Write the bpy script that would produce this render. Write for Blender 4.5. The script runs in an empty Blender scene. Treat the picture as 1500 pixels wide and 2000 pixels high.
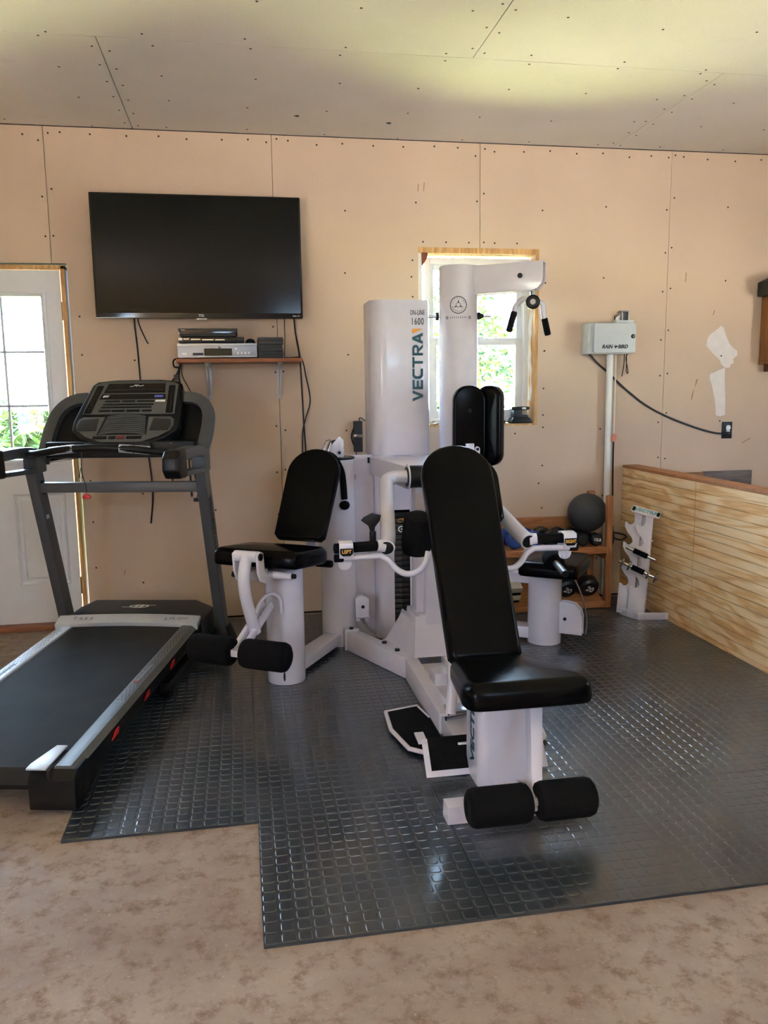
import bpy, bmesh, math, random
from mathutils import Vector, Matrix
random.seed(7)
SC = bpy.context.scene
COL = SC.collection

# ------------------------------------------------------------------ camera
def cam_axes(yaw, pitch, roll):
    cy, sy, cp, sp = math.cos(yaw), math.sin(yaw), math.cos(pitch), math.sin(pitch)
    f = Vector((sy*cp, cy*cp, -sp)); r = Vector((cy, -sy, 0)); u = r.cross(f)
    cr, sr = math.cos(roll), math.sin(roll)
    return cr*r + sr*u, -sr*r + cr*u, f
cam_data = bpy.data.cameras.new('camera')
cam_data.sensor_fit = 'VERTICAL'; cam_data.sensor_height = 24.0
cam_data.lens = 1587.8/2000*24.0
cam_data.clip_start = 0.05
cam = bpy.data.objects.new('camera', cam_data); COL.objects.link(cam)
_r, _u, _f = cam_axes(0.1723, 0.1479, -0.0131)
_m = Matrix((_r, _u, -_f)).transposed().to_4x4(); _m.translation = Vector((-0.2419, -4.866, 1.3486))
cam.matrix_world = _m
SC.camera = cam

# ------------------------------------------------------------------ light
SC.view_settings.view_transform = 'Standard'
SC.view_settings.look = 'None'
SC.view_settings.gamma = 1.0
SC.view_settings.use_curve_mapping = False
SC.view_settings.exposure = 2.42
world = bpy.data.worlds.new('world'); SC.world = world; world.use_nodes = True
_bg = world.node_tree.nodes['Background']
_bg.inputs[0].default_value = (0.52, 0.73, 1.0, 1); _bg.inputs[1].default_value = 6.0
sun_d = bpy.data.lights.new('sun', 'SUN'); sun_d.energy = 60.0; sun_d.angle = math.radians(0.8); sun_d.color = (1, 0.96, 0.88)
sun = bpy.data.objects.new('sun', sun_d); COL.objects.link(sun)
sun.rotation_euler = Vector((0.55, -0.25, -1.0)).to_track_quat('-Z', 'Y').to_euler()
def portal(name, loc, rot, sx, sy):
    d = bpy.data.lights.new(name, 'AREA'); d.shape = 'RECTANGLE'; d.size = sx; d.size_y = sy
    d.cycles.is_portal = True
    o = bpy.data.objects.new(name, d); COL.objects.link(o); o.location = loc; o.rotation_euler = rot
portal('portal_window', (1.21, 0.2, 1.66), (math.radians(-90), 0, 0), 0.70, 1.08)
portal('portal_door', (-1.62, 0.2, 1.43), (math.radians(-90), 0, 0), 0.68, 0.94)
portal('portal_front', (1.0, -6.99, 2.23), (math.radians(90), 0, 0), 1.3, .38)
portal('portal_left', (-2.85, -5.6, 1.4), (0, math.radians(-90), 0), 1.0, 1.2)
portal('portal_right', (4.5, -2.75, 1.40), (0, math.radians(90), 0), .9, .9)
cyc = SC.cycles
cyc.max_bounces = 10; cyc.diffuse_bounces = 6; cyc.glossy_bounces = 4; cyc.transparent_max_bounces = 12
cyc.use_denoising = True; cyc.sample_clamp_indirect = 6.0; cyc.caustics_reflective = False; cyc.caustics_refractive = False

# ------------------------------------------------------------------ materials
def lin(c):
    return tuple((x/255/12.92 if x/255 <= 0.04045 else ((x/255+0.055)/1.055)**2.4) for x in c)
class NT:
    def __init__(s, name):
        s.m = bpy.data.materials.new(name); s.m.use_nodes = True
        s.t = s.m.node_tree; s.n = s.t.nodes; s.bsdf = s.n['Principled BSDF']; s.out = s.n['Material Output']
    def node(s, typ, **kw):
        n = s.n.new(typ)
        for k, v in kw.items(): setattr(n, k, v)
        return n
    def link(s, a, b): s.t.links.new(a, b)
    def coords(s, scale=(1, 1, 1), rot=(0, 0, 0)):
        tc = s.node('ShaderNodeTexCoord'); mp = s.node('ShaderNodeMapping')
        mp.inputs['Scale'].default_value = scale; mp.inputs['Rotation'].default_value = rot
        s.link(tc.outputs['Object'], mp.inputs['Vector']); return mp.outputs[0]
    def noise(s, vec, scale, detail=4, rough=0.55, dist=0):
        n = s.node('ShaderNodeTexNoise'); n.inputs['Scale'].default_value = scale; n.inputs['Detail'].default_value = detail
        n.inputs['Roughness'].default_value = rough; n.inputs['Distortion'].default_value = dist
        s.link(vec, n.inputs['Vector']); return n.outputs['Fac']
    def ramp(s, fac, stops):
        r = s.node('ShaderNodeValToRGB'); e = r.color_ramp.elements
        while len(e) < len(stops): e.new(0.5)
        for i, (p, c) in enumerate(stops): e[i].position = p; e[i].color = (*c, 1)
        s.link(fac, r.inputs[0]); return r.outputs[0]
    def mix(s, fac, a, b, mode='MIX'):
        n = s.node('ShaderNodeMix', data_type='RGBA', blend_type=mode)
        for sock, v in ((n.inputs[0], fac), (n.inputs[6], a), (n.inputs[7], b)):
            if hasattr(v, 'links'): s.link(v, sock)
            elif isinstance(v, tuple): sock.default_value = (*v, 1)
            else: sock.default_value = v
        return n.outputs[2]
    def bump(s, h, strength=0.2, dist=0.001):
        b = s.node('ShaderNodeBump'); b.inputs['Strength'].default_value = strength; b.inputs['Distance'].default_value = dist
        s.link(h, b.inputs['Height']); s.link(b.outputs[0], s.bsdf.inputs['Normal'])
    def set(s, **kw):
        for k, v in kw.items():
            sock = s.bsdf.inputs[k]
            if hasattr(v, 'links'): s.link(v, sock)
            elif isinstance(v, tuple): sock.default_value = (*v, 1)
            else: sock.default_value = v
        return s
def simple(name, rgb, rough=0.5, metal=0.0, var=0.06, nscale=14, bump=0.0, bscale=300, coat=0.0, spec=0.5):
    t = NT(name); v = t.coords(); c = lin(rgb)
    lo = tuple(x*(1-var) for x in c); hi = tuple(min(1, x*(1+var)) for x in c)
    t.set(**{'Base Color': t.ramp(t.noise(v, nscale), [(0.35, lo), (0.65, hi)]), 'Roughness': rough, 'Metallic': metal,
             'Coat Weight': coat, 'Specular IOR Level': spec})
    if bump: t.bump(t.noise(v, bscale, 3), bump, 0.0006)
    return t.m
M = {}
M['white'] = simple('white_powder_coat', (208, 205, 218), 0.26, var=0.02, bump=0.02, bscale=500, coat=0.15)
M['vinyl'] = simple('black_vinyl', (6, 6, 7), 0.23, var=0.1, bump=0.15, bscale=900, spec=0.09)
M['foam'] = simple('black_foam', (13, 13, 14), 0.95, var=0.25, nscale=40, bump=0.5, bscale=700, spec=0.15)
M['black'] = simple('black_plastic', (12, 12, 13), 0.42, var=0.08, bump=0.05, spec=0.3)
M['gloss'] = simple('gloss_black_plastic', (10, 10, 11), 0.12, var=0.05)
M['iron'] = simple('black_iron', (22, 22, 24), 0.4, var=0.2, bump=0.1, bscale=150)
M['chrome'] = simple('chrome', (205, 205, 208), 0.16, 1.0, var=0.03)
M['steel'] = simple('dull_steel', (150, 148, 146), 0.38, 0.9, var=0.08)
M['bracket'] = simple('grey_bracket_paint', (172, 172, 176), 0.4, 0.3, var=0.05)
M['tmgrey'] = simple('treadmill_grey', (70, 73, 77), 0.42, var=0.04, bump=0.05)
M['tmlight'] = simple('treadmill_silver', (186, 190, 197), 0.38, 0.15, var=0.03)
M['tmrail'] = simple('treadmill_rail', (88, 90, 91), 0.42, 0.2, var=0.05, bump=0.1, bscale=200)
M['belt'] = simple('running_belt', (34, 34, 34), 0.75, var=0.25, nscale=5, bump=0.2, bscale=800, spec=0.25)
M['hood'] = simple('motor_hood', (36, 36, 38), 0.5, var=0.05, bump=0.3, bscale=900)
M['red'] = simple('red_plastic', (190, 24, 34), 0.4, var=0.05)
M['darkred'] = simple('dark_red_button', (112, 34, 36), 0.45)
M['console'] = simple('console_grey', (84, 86, 86), 0.45, var=0.03)
M['greytext'] = simple('grey_print', (120, 124, 130), 0.5)
M['darktext'] = simple('dark_print', (30, 32, 34), 0.5)
M['whitetext'] = simple('white_print', (225, 225, 225), 0.5)
M['teal'] = simple('teal_print', (22, 74, 86), 0.4)
M['cyan'] = simple('turquoise_print', (60, 170, 180), 0.5)
M['orange'] = simple('orange_print', (226, 150, 30), 0.4)
M['gold'] = simple('gold_print', (200, 150, 70), 0.4)
M['blueprint'] = simple('blue_print', (90, 95, 190), 0.4)
M['silver'] = simple('silver_player', (150, 150, 156), 0.38, 0.4, var=0.03)
M['case'] = simple('black_case', (38, 39, 42), 0.5, var=0.1)
M['rubberball'] = simple('ball_rubber', (48, 50, 54), 0.55, var=0.18, nscale=8, bump=0.2, bscale=350)
M['blue'] = simple('blue_vinyl', (32, 72, 150), 0.45, var=0.08, bump=0.1)
M['box'] = simple('controller_grey', (184, 190, 196), 0.45, var=0.03)
M['pvc'] = simple('white_pvc', (226, 226, 224), 0.35, var=0.02)
M['cable'] = simple('black_cable', (16, 16, 17), 0.5)
M['cream'] = simple('cream_wire', (222, 210, 190), 0.5)
M['tape'] = simple('pink_tape', (210, 130, 105), 0.6)
M['vinylframe'] = simple('white_vinyl_frame', (232, 232, 234), 0.35, var=0.02)
M['doorwhite'] = simple('white_door_paint', (214, 217, 224), 0.4, var=0.02, bump=0.04, bscale=120)
M['brass'] = simple('worn_brass', (150, 128, 84), 0.35, 0.8)
M['plaster'] = simple('grey_gypsum_face', (224, 218, 216), 0.85, var=0.04, nscale=25)
M['brownpaper'] = simple('torn_brown_paper', (150, 108, 72), 0.9)
M['screwdark'] = simple('screw_black', (26, 22, 20), 0.6)
M['dark'] = simple('dark_gap', (24, 20, 18), 0.9)
M['nylon'] = simple('grey_nylon', (120, 122, 130), 0.4)
M['scarpaint'] = simple('charcoal_tool', (70, 72, 76), 0.5)
M['greenbox'] = simple('black_tray', (28, 32, 30), 0.5, var=0.4, nscale=30)
M['wrap_glare_white'] = simple('house_wrap_glare_white', (236, 232, 226), 0.6, var=0.04)  # white of the wrap strip, also used for the glare-bleached left lining
M['redwood'] = simple('red_brown_foam', (120, 62, 44), 0.8, var=0.2)
M['knob'] = simple('bronze_star_nut', (130, 112, 92), 0.4, 0.8, var=0.2)

def mat_drywall(name, rgb):
    t = NT(name); v = t.coords(); c = lin(rgb)
    big = t.ramp(t.noise(v, 1.3, 3), [(0.3, tuple(x*0.93 for x in c)), (0.7, tuple(min(1, x*1.05) for x in c))])
    fine = t.noise(v, 160, 3)
    sm = t.noise(t.coords((1, 1, 0.35)), 5.5, 5, 0.7)
    col = t.mix(t.ramp(sm, [(0.62, (0, 0, 0)), (0.78, (0.35, 0.35, 0.35))]), big, tuple(x*0.75 for x in c))
    col = t.mix(0.10, col, t.ramp(fine, [(0.3, (0.3, 0.25, 0.2)), (0.7, (1, 1, 1))]), 'MULTIPLY')
    t.set(**{'Base Color': col, 'Roughness': 0.88, 'Specular IOR Level': 0.25}); t.bump(fine, 0.08, 0.0005)
    return t.m
M['drywall'] = mat_drywall('drywall_tan_paper', (204, 182, 162))
M['ceil'] = mat_drywall('ceiling_drywall_paper', (214, 208, 200))
def mat_concrete():
    t = NT('stained_concrete'); v = t.coords()
    a = t.noise(v, 2.6, 6, 0.66); b = t.noise(v, 17, 6, 0.72); c = t.noise(v, 90, 4, 0.6)
    base = t.ramp(a, [(0.30, lin((130, 113, 102))), (0.55, lin((152, 137, 126))), (0.75, lin((166, 153, 143)))])
    col = t.mix(t.ramp(b, [(0.50, (0, 0, 0)), (0.66, (0.9, 0.9, 0.9))]), base, lin((116, 94, 78)))
    col = t.mix(t.ramp(c, [(0.60, (0, 0, 0)), (0.75, (0.4, 0.4, 0.4))]), col, lin((205, 192, 178)))
    vo = t.node('ShaderNodeTexVoronoi'); vo.inputs['Scale'].default_value = 3.0; t.link(v, vo.inputs['Vector'])
    col = t.mix(t.ramp(vo.outputs['Distance'], [(0.035, (0.5, 0.5, 0.5)), (0.06, (0, 0, 0))]), col, lin((112, 92, 76)))
    t.set(**{'Base Color': col, 'Roughness': t.ramp(b, [(0.3, (0.5,)*3), (0.7, (0.75,)*3)]), 'Specular IOR Level': 0.35}); t.bump(c, 0.12, 0.001)
    return t.m
M['concrete'] = mat_concrete()
def mat_wood(name, dark, light, axis, scale=10.0, dist=3.0, rough=0.6, stretch=0.12):
    t = NT(name); s = [1, 1, 1]; s[axis] = stretch
    v = t.coords(tuple(s))
    n1 = t.noise(v, scale, 6, 0.6, dist); n2 = t.noise(v, scale*9, 3, 0.6)
    col = t.ramp(n1, [(0.30, lin(dark)), (0.50, tuple((p+q)/2 for p, q in zip(lin(dark), lin(light)))), (0.66, lin(light))])
    col = t.mix(0.25, col, t.ramp(n2, [(0.3, (0.45, 0.4, 0.35)), (0.7, (1, 1, 1))]), 'MULTIPLY')
    t.set(**{'Base Color': col, 'Roughness': rough}); t.bump(n2, 0.1, 0.0006); return t.m
def mat_ply():
    t = NT('fir_plywood'); v = t.coords((1, 0.16, 1.0))
    n0 = t.noise(v, 5.5, 4, 0.5, 0.4)
    wv = t.node('ShaderNodeMath', operation='MULTIPLY'); wv.inputs[1].default_value = 48.0; t.link(n0, wv.inputs[0])
    sn = t.node('ShaderNodeMath', operation='SINE'); t.link(wv.outputs[0], sn.inputs[0])
    m2 = t.node('ShaderNodeMath', operation='MULTIPLY_ADD'); m2.inputs[1].default_value = 0.5; m2.inputs[2].default_value = 0.5; t.link(sn.outputs[0], m2.inputs[0])
    n2 = t.noise(t.coords((1, 0.08, 1)), 60, 4, 0.6)
    col = t.ramp(m2.outputs[0], [(0.0, lin((220, 174, 118))), (0.3, lin((235, 196, 142))), (0.6, lin((242, 210, 160))), (1.0, lin((246, 220, 178)))])
    big = t.noise(t.coords((1, 0.5, 1)), 1.6, 2)
    col = t.mix(t.ramp(big, [(0.42, (0, 0, 0)), (0.62, (0.35, 0.35, 0.35))]), col, lin((226, 184, 128)))
    col = t.mix(0.22, col, t.ramp(n2, [(0.3, (0.5, 0.42, 0.34)), (0.65, (1, 1, 1))]), 'MULTIPLY')
    t.set(**{'Base Color': col, 'Roughness': 0.5}); t.bump(n2, 0.08, 0.0006); return t.m
M['ply'] = mat_ply()
M['stud'] = mat_wood('pine_stud', (170, 120, 70), (222, 178, 118), 2, 14)
M['studx'] = mat_wood('pine_board_x', (176, 124, 72), (226, 182, 118), 0, 14)
M['shelfwood'] = mat_wood('fir_shelf_wood_x', (150, 96, 56), (190, 130, 82), 0, 16)
M['shelfwoodz'] = mat_wood('fir_shelf_wood_z', (150, 96, 56), (190, 130, 82), 2, 16)
M['wallshelf'] = mat_wood('brown_shelf_board', (110, 62, 36), (160, 98, 62), 0, 12)
M['plankbrown'] = mat_wood('brown_plank', (120, 82, 52), (160, 116, 78), 0, 16)
M['plankgrey'] = mat_wood('weathered_grey_plank', (84, 76, 72), (122, 112, 104), 0, 16)
M['cabinetwood'] = mat_wood('cabinet_wood', (128, 84, 44), (164, 112, 62), 2, 8)
M['sillwood'] = mat_wood('brown_sill', (116, 70, 42), (160, 102, 66), 0, 14)
def mat_rubber():
    t = NT('grey_rubber_tile'); v = t.coords()
    n = t.noise(v, 3.0, 4); n2 = t.noise(v, 45, 4)
    col = t.ramp(n, [(0.3, lin((38, 44, 50))), (0.7, lin((47, 53, 59)))])
    col = t.mix(t.ramp(n2, [(0.6, (0, 0, 0)), (0.8, (0.12,)*3)]), col, lin((105, 102, 96)))
    t.set(**{'Base Color': col, 'Roughness': t.ramp(n2, [(0.3, (0.36,)*3), (0.7, (0.46,)*3)]), 'Specular IOR Level': 0.6, 'Coat Weight': 0.9, 'Coat Roughness': 0.12}); return t.m
M['rubber'] = mat_rubber()
def mat_screen():
    t = NT('tv_screen'); t.set(**{'Base Color': (0.002, 0.002, 0.0025), 'Roughness': 0.13, 'Specular IOR Level': 0.2}); return t.m
M['screen'] = mat_screen()
def mat_glass():
    t = NT('window_glass'); t.n.remove(t.bsdf)
    tr = t.node('ShaderNodeBsdfTransparent'); gl = t.node('ShaderNodeBsdfGlossy'); gl.inputs['Roughness'].default_value = 0.02
    fr = t.node('ShaderNodeFresnel'); fr.inputs['IOR'].default_value = 1.35
    mx = t.node('ShaderNodeMixShader'); t.link(fr.outputs[0], mx.inputs[0]); t.link(tr.outputs[0], mx.inputs[1]); t.link(gl.outputs[0], mx.inputs[2])
    t.link(mx.outputs[0], t.out.inputs[0]); return t.m
M['glass'] = mat_glass()
def mat_grass():
    t = NT('sunlit_grass'); v = t.coords(); n = t.noise(v, 1.2, 6, 0.65)
    t.set(**{'Base Color': t.ramp(n, [(0.3, lin((140, 152, 84))), (0.7, lin((186, 192, 122)))]), 'Roughness': 0.9}); return t.m
M['grass'] = mat_grass()
def mat_leaf():
    t = NT('leaf'); oi = t.node('ShaderNodeTexCoord'); n = t.noise(oi.outputs['Object'], 2.5, 3)
    t.set(**{'Base Color': t.ramp(n, [(0.3, lin((30, 58, 20))), (0.7, lin((52, 78, 30)))]), 'Roughness': 0.6}); return t.m
M['leaf'] = mat_leaf()
M['bark'] = simple('bark', (96, 78, 60), 0.9, var=0.3)
M['gravel'] = simple('pale_gravel_drive', (206, 200, 190), 0.9, var=0.12, nscale=30)

# ------------------------------------------------------------------ geometry helpers
def V(*a): return Vector(a)
def basis(x, y, z, o=(0, 0, 0)):
    m = Matrix((Vector(x), Vector(y), Vector(z))).transposed().to_4x4(); m.translation = Vector(o); return m
def yawframe(o, f):
    """local x = right of facing f, y = f, z up"""
    f = Vector((f[0], f[1], 0)).normalized(); r = Vector((f.y, -f.x, 0))
    return basis(r, f, (0, 0, 1), o)
class B:
    def __init__(s, M=None): s.bm = bmesh.new(); s.M = M or Matrix.Identity(4)
    def _v(s, p): return s.bm.verts.new(Vector(p))
    def poly_prism(s, bottom, top):
        a = [s._v(p) for p in bottom]; b = [s._v(p) for p in top]; n = len(a)
        s.bm.faces.new(list(reversed(a))); s.bm.faces.new(b)
        for i in range(n): s.bm.faces.new((a[i], a[(i+1) % n], b[(i+1) % n], b[i]))
        return s
    def box(s, lo, hi):
        x0, y0, z0 = lo; x1, y1, z1 = hi
        q = [(x0, y0), (x1, y0), (x1, y1), (x0, y1)]
        return s.poly_prism([(x, y, z0) for x, y in q], [(x, y, z1) for x, y in q])
    def prism(s, pts, vec):
        vec = Vector(vec); return s.poly_prism([Vector(p) for p in pts], [Vector(p)+vec for p in pts])
    def beam(s, p0, p1, w, h, up=(0, 0, 1)):
        p0, p1 = Vector(p0), Vector(p1); d = (p1-p0).normalized(); u = Vector(up); r = d.cross(u).normalized(); u = r.cross(d)
        q = [r*a*w/2+u*b*h/2 for a, b in ((-1, -1), (1, -1), (1, 1), (-1, 1))]
        return s.poly_prism([p0+x for x in q], [p1+x for x in q])
    def rings(s, rings, closed=True, cap=True):
        vs = [[s._v(p) for p in r] for r in rings]; n = len(vs[0])
        for a, b in zip(vs, vs[1:]):
            for i in range(n if closed else n-1):
                j = (i+1) % n; s.bm.faces.new((a[i], a[j], b[j], b[i]))
        if cap:
            s.bm.faces.new(list(reversed(vs[0]))); s.bm.faces.new(vs[-1])
        return s
    def lathe(s, p0, axis, prof, n=24, cap=True):
        """prof: (distance along axis, radius)"""
        p0 = Vector(p0); a = Vector(axis).normalized(); t = Vector((0, 0, 1)) if abs(a.z) < 0.9 else Vector((1, 0, 0))
        x = a.cross(t).normalized(); y = a.cross(x)
        return s.rings([[p0+a*d+(x*math.cos(k*2*math.pi/n)+y*math.sin(k*2*math.pi/n))*max(r, 1e-5) for k in range(n)] for d, r in prof], cap=cap)
    def cyl(s, p0, p1, r, r2=None, n=20, c=0.0):
        p0, p1 = Vector(p0), Vector(p1); L = (p1-p0).length; r2 = r if r2 is None else r2
        pr = [(0, r), (L, r2)] if c <= 0 else [(0, r-c), (c*0.3, r-c*0.3), (c, r), (L-c, r2), (L-c*0.3, r2-c*0.3), (L, r2-c)]
        return s.lathe(p0, p1-p0, pr, n)
    def tube(s, pts, r, n=12, smooth=0, cap=True):
        pts = [Vector(p) for p in pts]
        if smooth: pts = catmull(pts, smooth)
        rr = r if isinstance(r, (list, tuple)) else [r]*len(pts)
        if len(rr) != len(pts): rr = [rr[0]+(rr[-1]-rr[0])*i/(len(pts)-1) for i in range(len(pts))]
        d = (pts[1]-pts[0]).normalized(); t = Vector((0, 0, 1)) if abs(d.z) < 0.9 else Vector((1, 0, 0))
        x = d.cross(t).normalized(); rings = []
        for i, p in enumerate(pts):
            dn = (pts[min(i+1, len(pts)-1)]-pts[max(i-1, 0)]).normalized()
            x = (x-dn*x.dot(dn)).normalized(); y = dn.cross(x)
            rings.append([p+(x*math.cos(k*2*math.pi/n)+y*math.sin(k*2*math.pi/n))*rr[i] for k in range(n)])
        return s.rings(rings, cap=cap)
    def ribbon(s, pts, w, h, up=(0, 0, 1), smooth=0):
        pts = [Vector(p) for p in pts]
        if smooth: pts = catmull(pts, smooth)
        rings = []
        for i, p in enumerate(pts):
            d = (pts[min(i+1, len(pts)-1)]-pts[max(i-1, 0)]).normalized(); r = d.cross(Vector(up)).normalized(); u = r.cross(d)
            rings.append([p+r*a*w/2+u*b*h/2 for a, b in ((-1, -1), (1, -1), (1, 1), (-1, 1))])
        return s.rings(rings)
    def sphere(s, c, r, n=24, m=14, sq=(1, 1, 1)):
        c = Vector(c); rg = []
        for i in range(m+1):
            a = math.pi*i/m; rr = max(math.sin(a), 1e-4)*r
            rg.append([c+Vector((rr*math.cos(k*2*math.pi/n)*sq[0], rr*math.sin(k*2*math.pi/n)*sq[1], -math.cos(a)*r*sq[2])) for k in range(n)])
        return s.rings(rg)
    def pad(s, outline, t, r=0.02, crown=0.008, shrink=(0.75, 0.45, 0.15)):
        """upholstered cushion: 2D outline (x,y) CCW, thickness t along +z, rounded rims"""
        n = len(outline); P = [Vector((p[0], p[1])) for p in outline]; N = []
        for i in range(n):
            e = (P[(i+1) % n]-P[i-1]).normalized(); N.append(Vector((e.y, -e.x)))
        c = sum(P, Vector((0, 0)))/n
        def ring(off, z): return [Vector((*(P[i]-N[i]*off), z)) for i in range(n)]
        rg = []
        for k in range(4): a = math.pi/2*k/3; rg.append(ring(0.5*r*(1-math.sin(a)), 0.5*r*(1-math.cos(a))))
        for k in range(6): a = math.pi/2*k/5; rg.append(ring(r*(1-math.cos(a)), t-r+r*math.sin(a)))
        for q in shrink:
            rg.append([Vector((*(c+(P[i]-N[i]*r-c)*q), t+crown*(1-q*q))) for i in range(n)])
        return s.rings(rg)
    def text(s, body, size, o, ax, ay, ext=0.0006, off=0.0, sx=1.0, align='CENTER', warp=None, cuts=0, spacing=1.0):
        cu = bpy.data.curves.new('t', 'FONT'); cu.body = body; cu.size = size; cu.align_x = align; cu.align_y = 'CENTER'
        cu.offset = off; cu.extrude = ext; cu.resolution_u = 3; cu.space_character = spacing
        ob = bpy.data.objects.new('t', cu); me = bpy.data.meshes.new_from_object(ob)
        o, ax, ay = Vector(o), Vector(ax).normalized(), Vector(ay).normalized(); az = ax.cross(ay)
        t = bmesh.new(); t.from_mesh(me)
        if cuts:
            ys = [v.co.y for v in t.verts]; y0, y1 = min(ys), max(ys)
            for k in range(1, cuts):
                bmesh.ops.bisect_plane(t, geom=t.verts[:]+t.edges[:]+t.faces[:], plane_co=(0, y0+(y1-y0)*k/cuts, 0), plane_no=(0, 1, 0))
        mp = {}
        for v in t.verts:
            x, y, z = v.co.x*sx, v.co.y, v.co.z
            mp[v] = s._v(warp(x, y, z) if warp else o+ax*x+ay*y+az*(z+ext))
        for f in t.faces:
            try: s.bm.faces.new([mp[v] for v in f.verts])
            except ValueError: pass
        t.free(); bpy.data.objects.remove(ob); bpy.data.curves.remove(cu); bpy.data.meshes.remove(me)
        return s
    def mesh(s, name, root=None, bevel=0.0, seg=2, smooth=True, ang=35):
        bm = s.bm
        bmesh.ops.recalc_face_normals(bm, faces=bm.faces[:])
        if bevel:
            ed = [e for e in bm.edges if len(e.link_faces) == 2 and e.calc_face_angle(0) > math.radians(30)]
            bmesh.ops.bevel(bm, geom=ed, offset=bevel, segments=seg, profile=0.6, affect='EDGES', clamp_overlap=True)
        bmesh.ops.transform(bm, matrix=s.M, verts=bm.verts[:])
        if root is not None: bmesh.ops.translate(bm, vec=-root, verts=bm.verts[:])
        me = bpy.data.meshes.new(name); bm.to_mesh(me); bm.free()
        if smooth:
            me.polygons.foreach_set('use_smooth', [True]*len(me.polygons)); me.set_sharp_from_angle(angle=math.radians(ang))
        return me
    def build(s, name, mat, parent=None, bevel=0.0, seg=2, smooth=True, ang=35, kind=None, label=None):
        root = rootloc(parent) if parent else None
        me = s.mesh(name, root, bevel, seg, smooth, ang)
        for m_ in (mat if isinstance(mat, (list, tuple)) else [mat]): me.materials.append(M[m_] if isinstance(m_, str) else m_)
        o = bpy.data.objects.new(name, me); COL.objects.link(o)
        if parent: o.parent = parent
        if kind: o['kind'] = kind
        if label: o['label'] = label
        return o
def rootloc(o):
    while o.parent: o = o.parent
    return o.location.copy()
def catmull(p, k):
    out = []; n = len(p)
    for i in range(n-1):
        a, b, c, d = p[max(i-1, 0)], p[i], p[i+1], p[min(i+2, n-1)]
        for j in range(k):
            t = j/k; out.append(0.5*((2*b)+(c-a)*t+(2*a-5*b+4*c-d)*t*t+(3*b-a-3*c+d)*t**3))
    return out+[p[-1]]
def rounded(w, h, r, n=5, cx=0, cy=0):
    """rounded rectangle CCW centred"""
    out = []
    rs = r if isinstance(r, (tuple, list)) else (r,)*4      # order: +x+y, -x+y, -x-y, +x-y
    for (sx, sy, a0), q in zip(((1, 1, 0), (-1, 1, 90), (-1, -1, 180), (1, -1, 270)), rs):
        for k in range(n+1):
            a = math.radians(a0+90*k/n); out.append((cx+sx*(w/2-q)+q*math.cos(a), cy+sy*(h/2-q)+q*math.sin(a)))
    return out
def thing(name, label, cat, loc=(0, 0, 0), group=None, kind=None):
    o = bpy.data.objects.new(name, None); o.empty_display_size = 0.1; COL.objects.link(o); o.location = Vector(loc)
    tag(o, label, cat, group, kind); return o
def tag(o, label=None, cat=None, group=None, kind=None):
    if label: o['label'] = label
    if cat: o['category'] = cat
    if group: o['group'] = group
    if kind: o['kind'] = kind
    return o
def copy_tree(o, parent=None):
    c = o.copy(); COL.objects.link(c)
    if parent: c.parent = parent
    for ch in list(o.children): copy_tree(ch, c)
    return c
# ------------------------------------------------------------------ room shell
H = 2.7826; S = 1.219; X0 = -1.23
XL, XR, YF = -2.75, 4.4, -6.9
DOOR = (-2.165, -1.153, 0.0, 2.067); WIN = (0.83, 1.582, 1.125, 2.186)
def cut_rect(x0, x1, z0, z1, holes):
    rects = [(x0, x1, z0, z1)]
    for hx0, hx1, hz0, hz1 in holes:
        new = []
        for a, b, c, d in rects:
            if hx1 <= a or hx0 >= b or hz1 <= c or hz0 >= d: new.append((a, b, c, d)); continue
            if hx0 > a: new.append((a, hx0, c, d))
            if hx1 < b: new.append((hx1, b, c, d))
            xa, xb = max(a, hx0), min(b, hx1)
            if hz1 < d: new.append((xa, xb, hz1, d))
            if hz0 > c: new.append((xa, xb, c, hz0))
        rects = new
    return rects
floor = B().box((XL-.2, YF-.2, -0.15), (XR+.2, 0.15, 0.0)).build('floor', 'concrete', kind='structure')
# back wall: framing core, then the separate drywall sheets hung on it
b = B()
for a, c, d, e in cut_rect(XL-.2, XR+.2, 0, H+.1, [DOOR, WIN]): b.box((a, 0.0135, d), (c, 0.15, e))
wall_back = b.build('wall_back', 'dark', kind='structure')
edges = [XL] + [X0+S*k for k in range(-1, 5)] + [XR]
edges = sorted(set(round(e, 4) for e in edges if XL <= e <= XR))
for a, c in zip(edges, edges[1:]):
    if c-a < 0.02: continue
    b = B()
    for q in cut_rect(a+.0016, c-.0016, 0.014, H-.004, [DOOR, WIN]): b.box((q[0], 0, q[2]), (q[1], 0.0127, q[3]))
    b.build('drywall_sheet', 'drywall', wall_back)
# screw heads, torn face paper, scratches
rnd = random.Random(3)
b = B()
def screw(x, z, r=0.0055):
    if DOOR[0]-.0 < x < DOOR[1]+.008 and z < DOOR[3]+.01: return
    if WIN[0]-.01 < x < WIN[1]+.01 and WIN[2]-.01 < z < WIN[3]+.01: return
    b.cyl((x, 0.001, z), (x, -0.0012, z), r, n=7)
for k in range(-1, 5):
    xs = X0+S*k
    z = 0.12
    while z < H-.05:
        screw(xs-.018-rnd.random()*.012, z+rnd.uniform(-.05, .05)); screw(xs+.018+rnd.random()*.012, z+rnd.uniform(-.05, .05)); z += 0.26
    for j in (1, 2):
        z = 0.3
        while z < H-.05: screw(xs+S*j/3+rnd.uniform(-.02, .02), z+rnd.uniform(-.06, .06)); z += 0.42
    for j in range(7): screw(xs+.08+j*.17+rnd.uniform(-.02, .02), H-.03-rnd.random()*.02)
for z in (.35, .62, .86, 1.1, 1.33, 1.57, 1.78): screw(DOOR[1]+.05, z); screw(WIN[1]+.04, z+.25); screw(WIN[0]-.035, z+.33)
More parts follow.
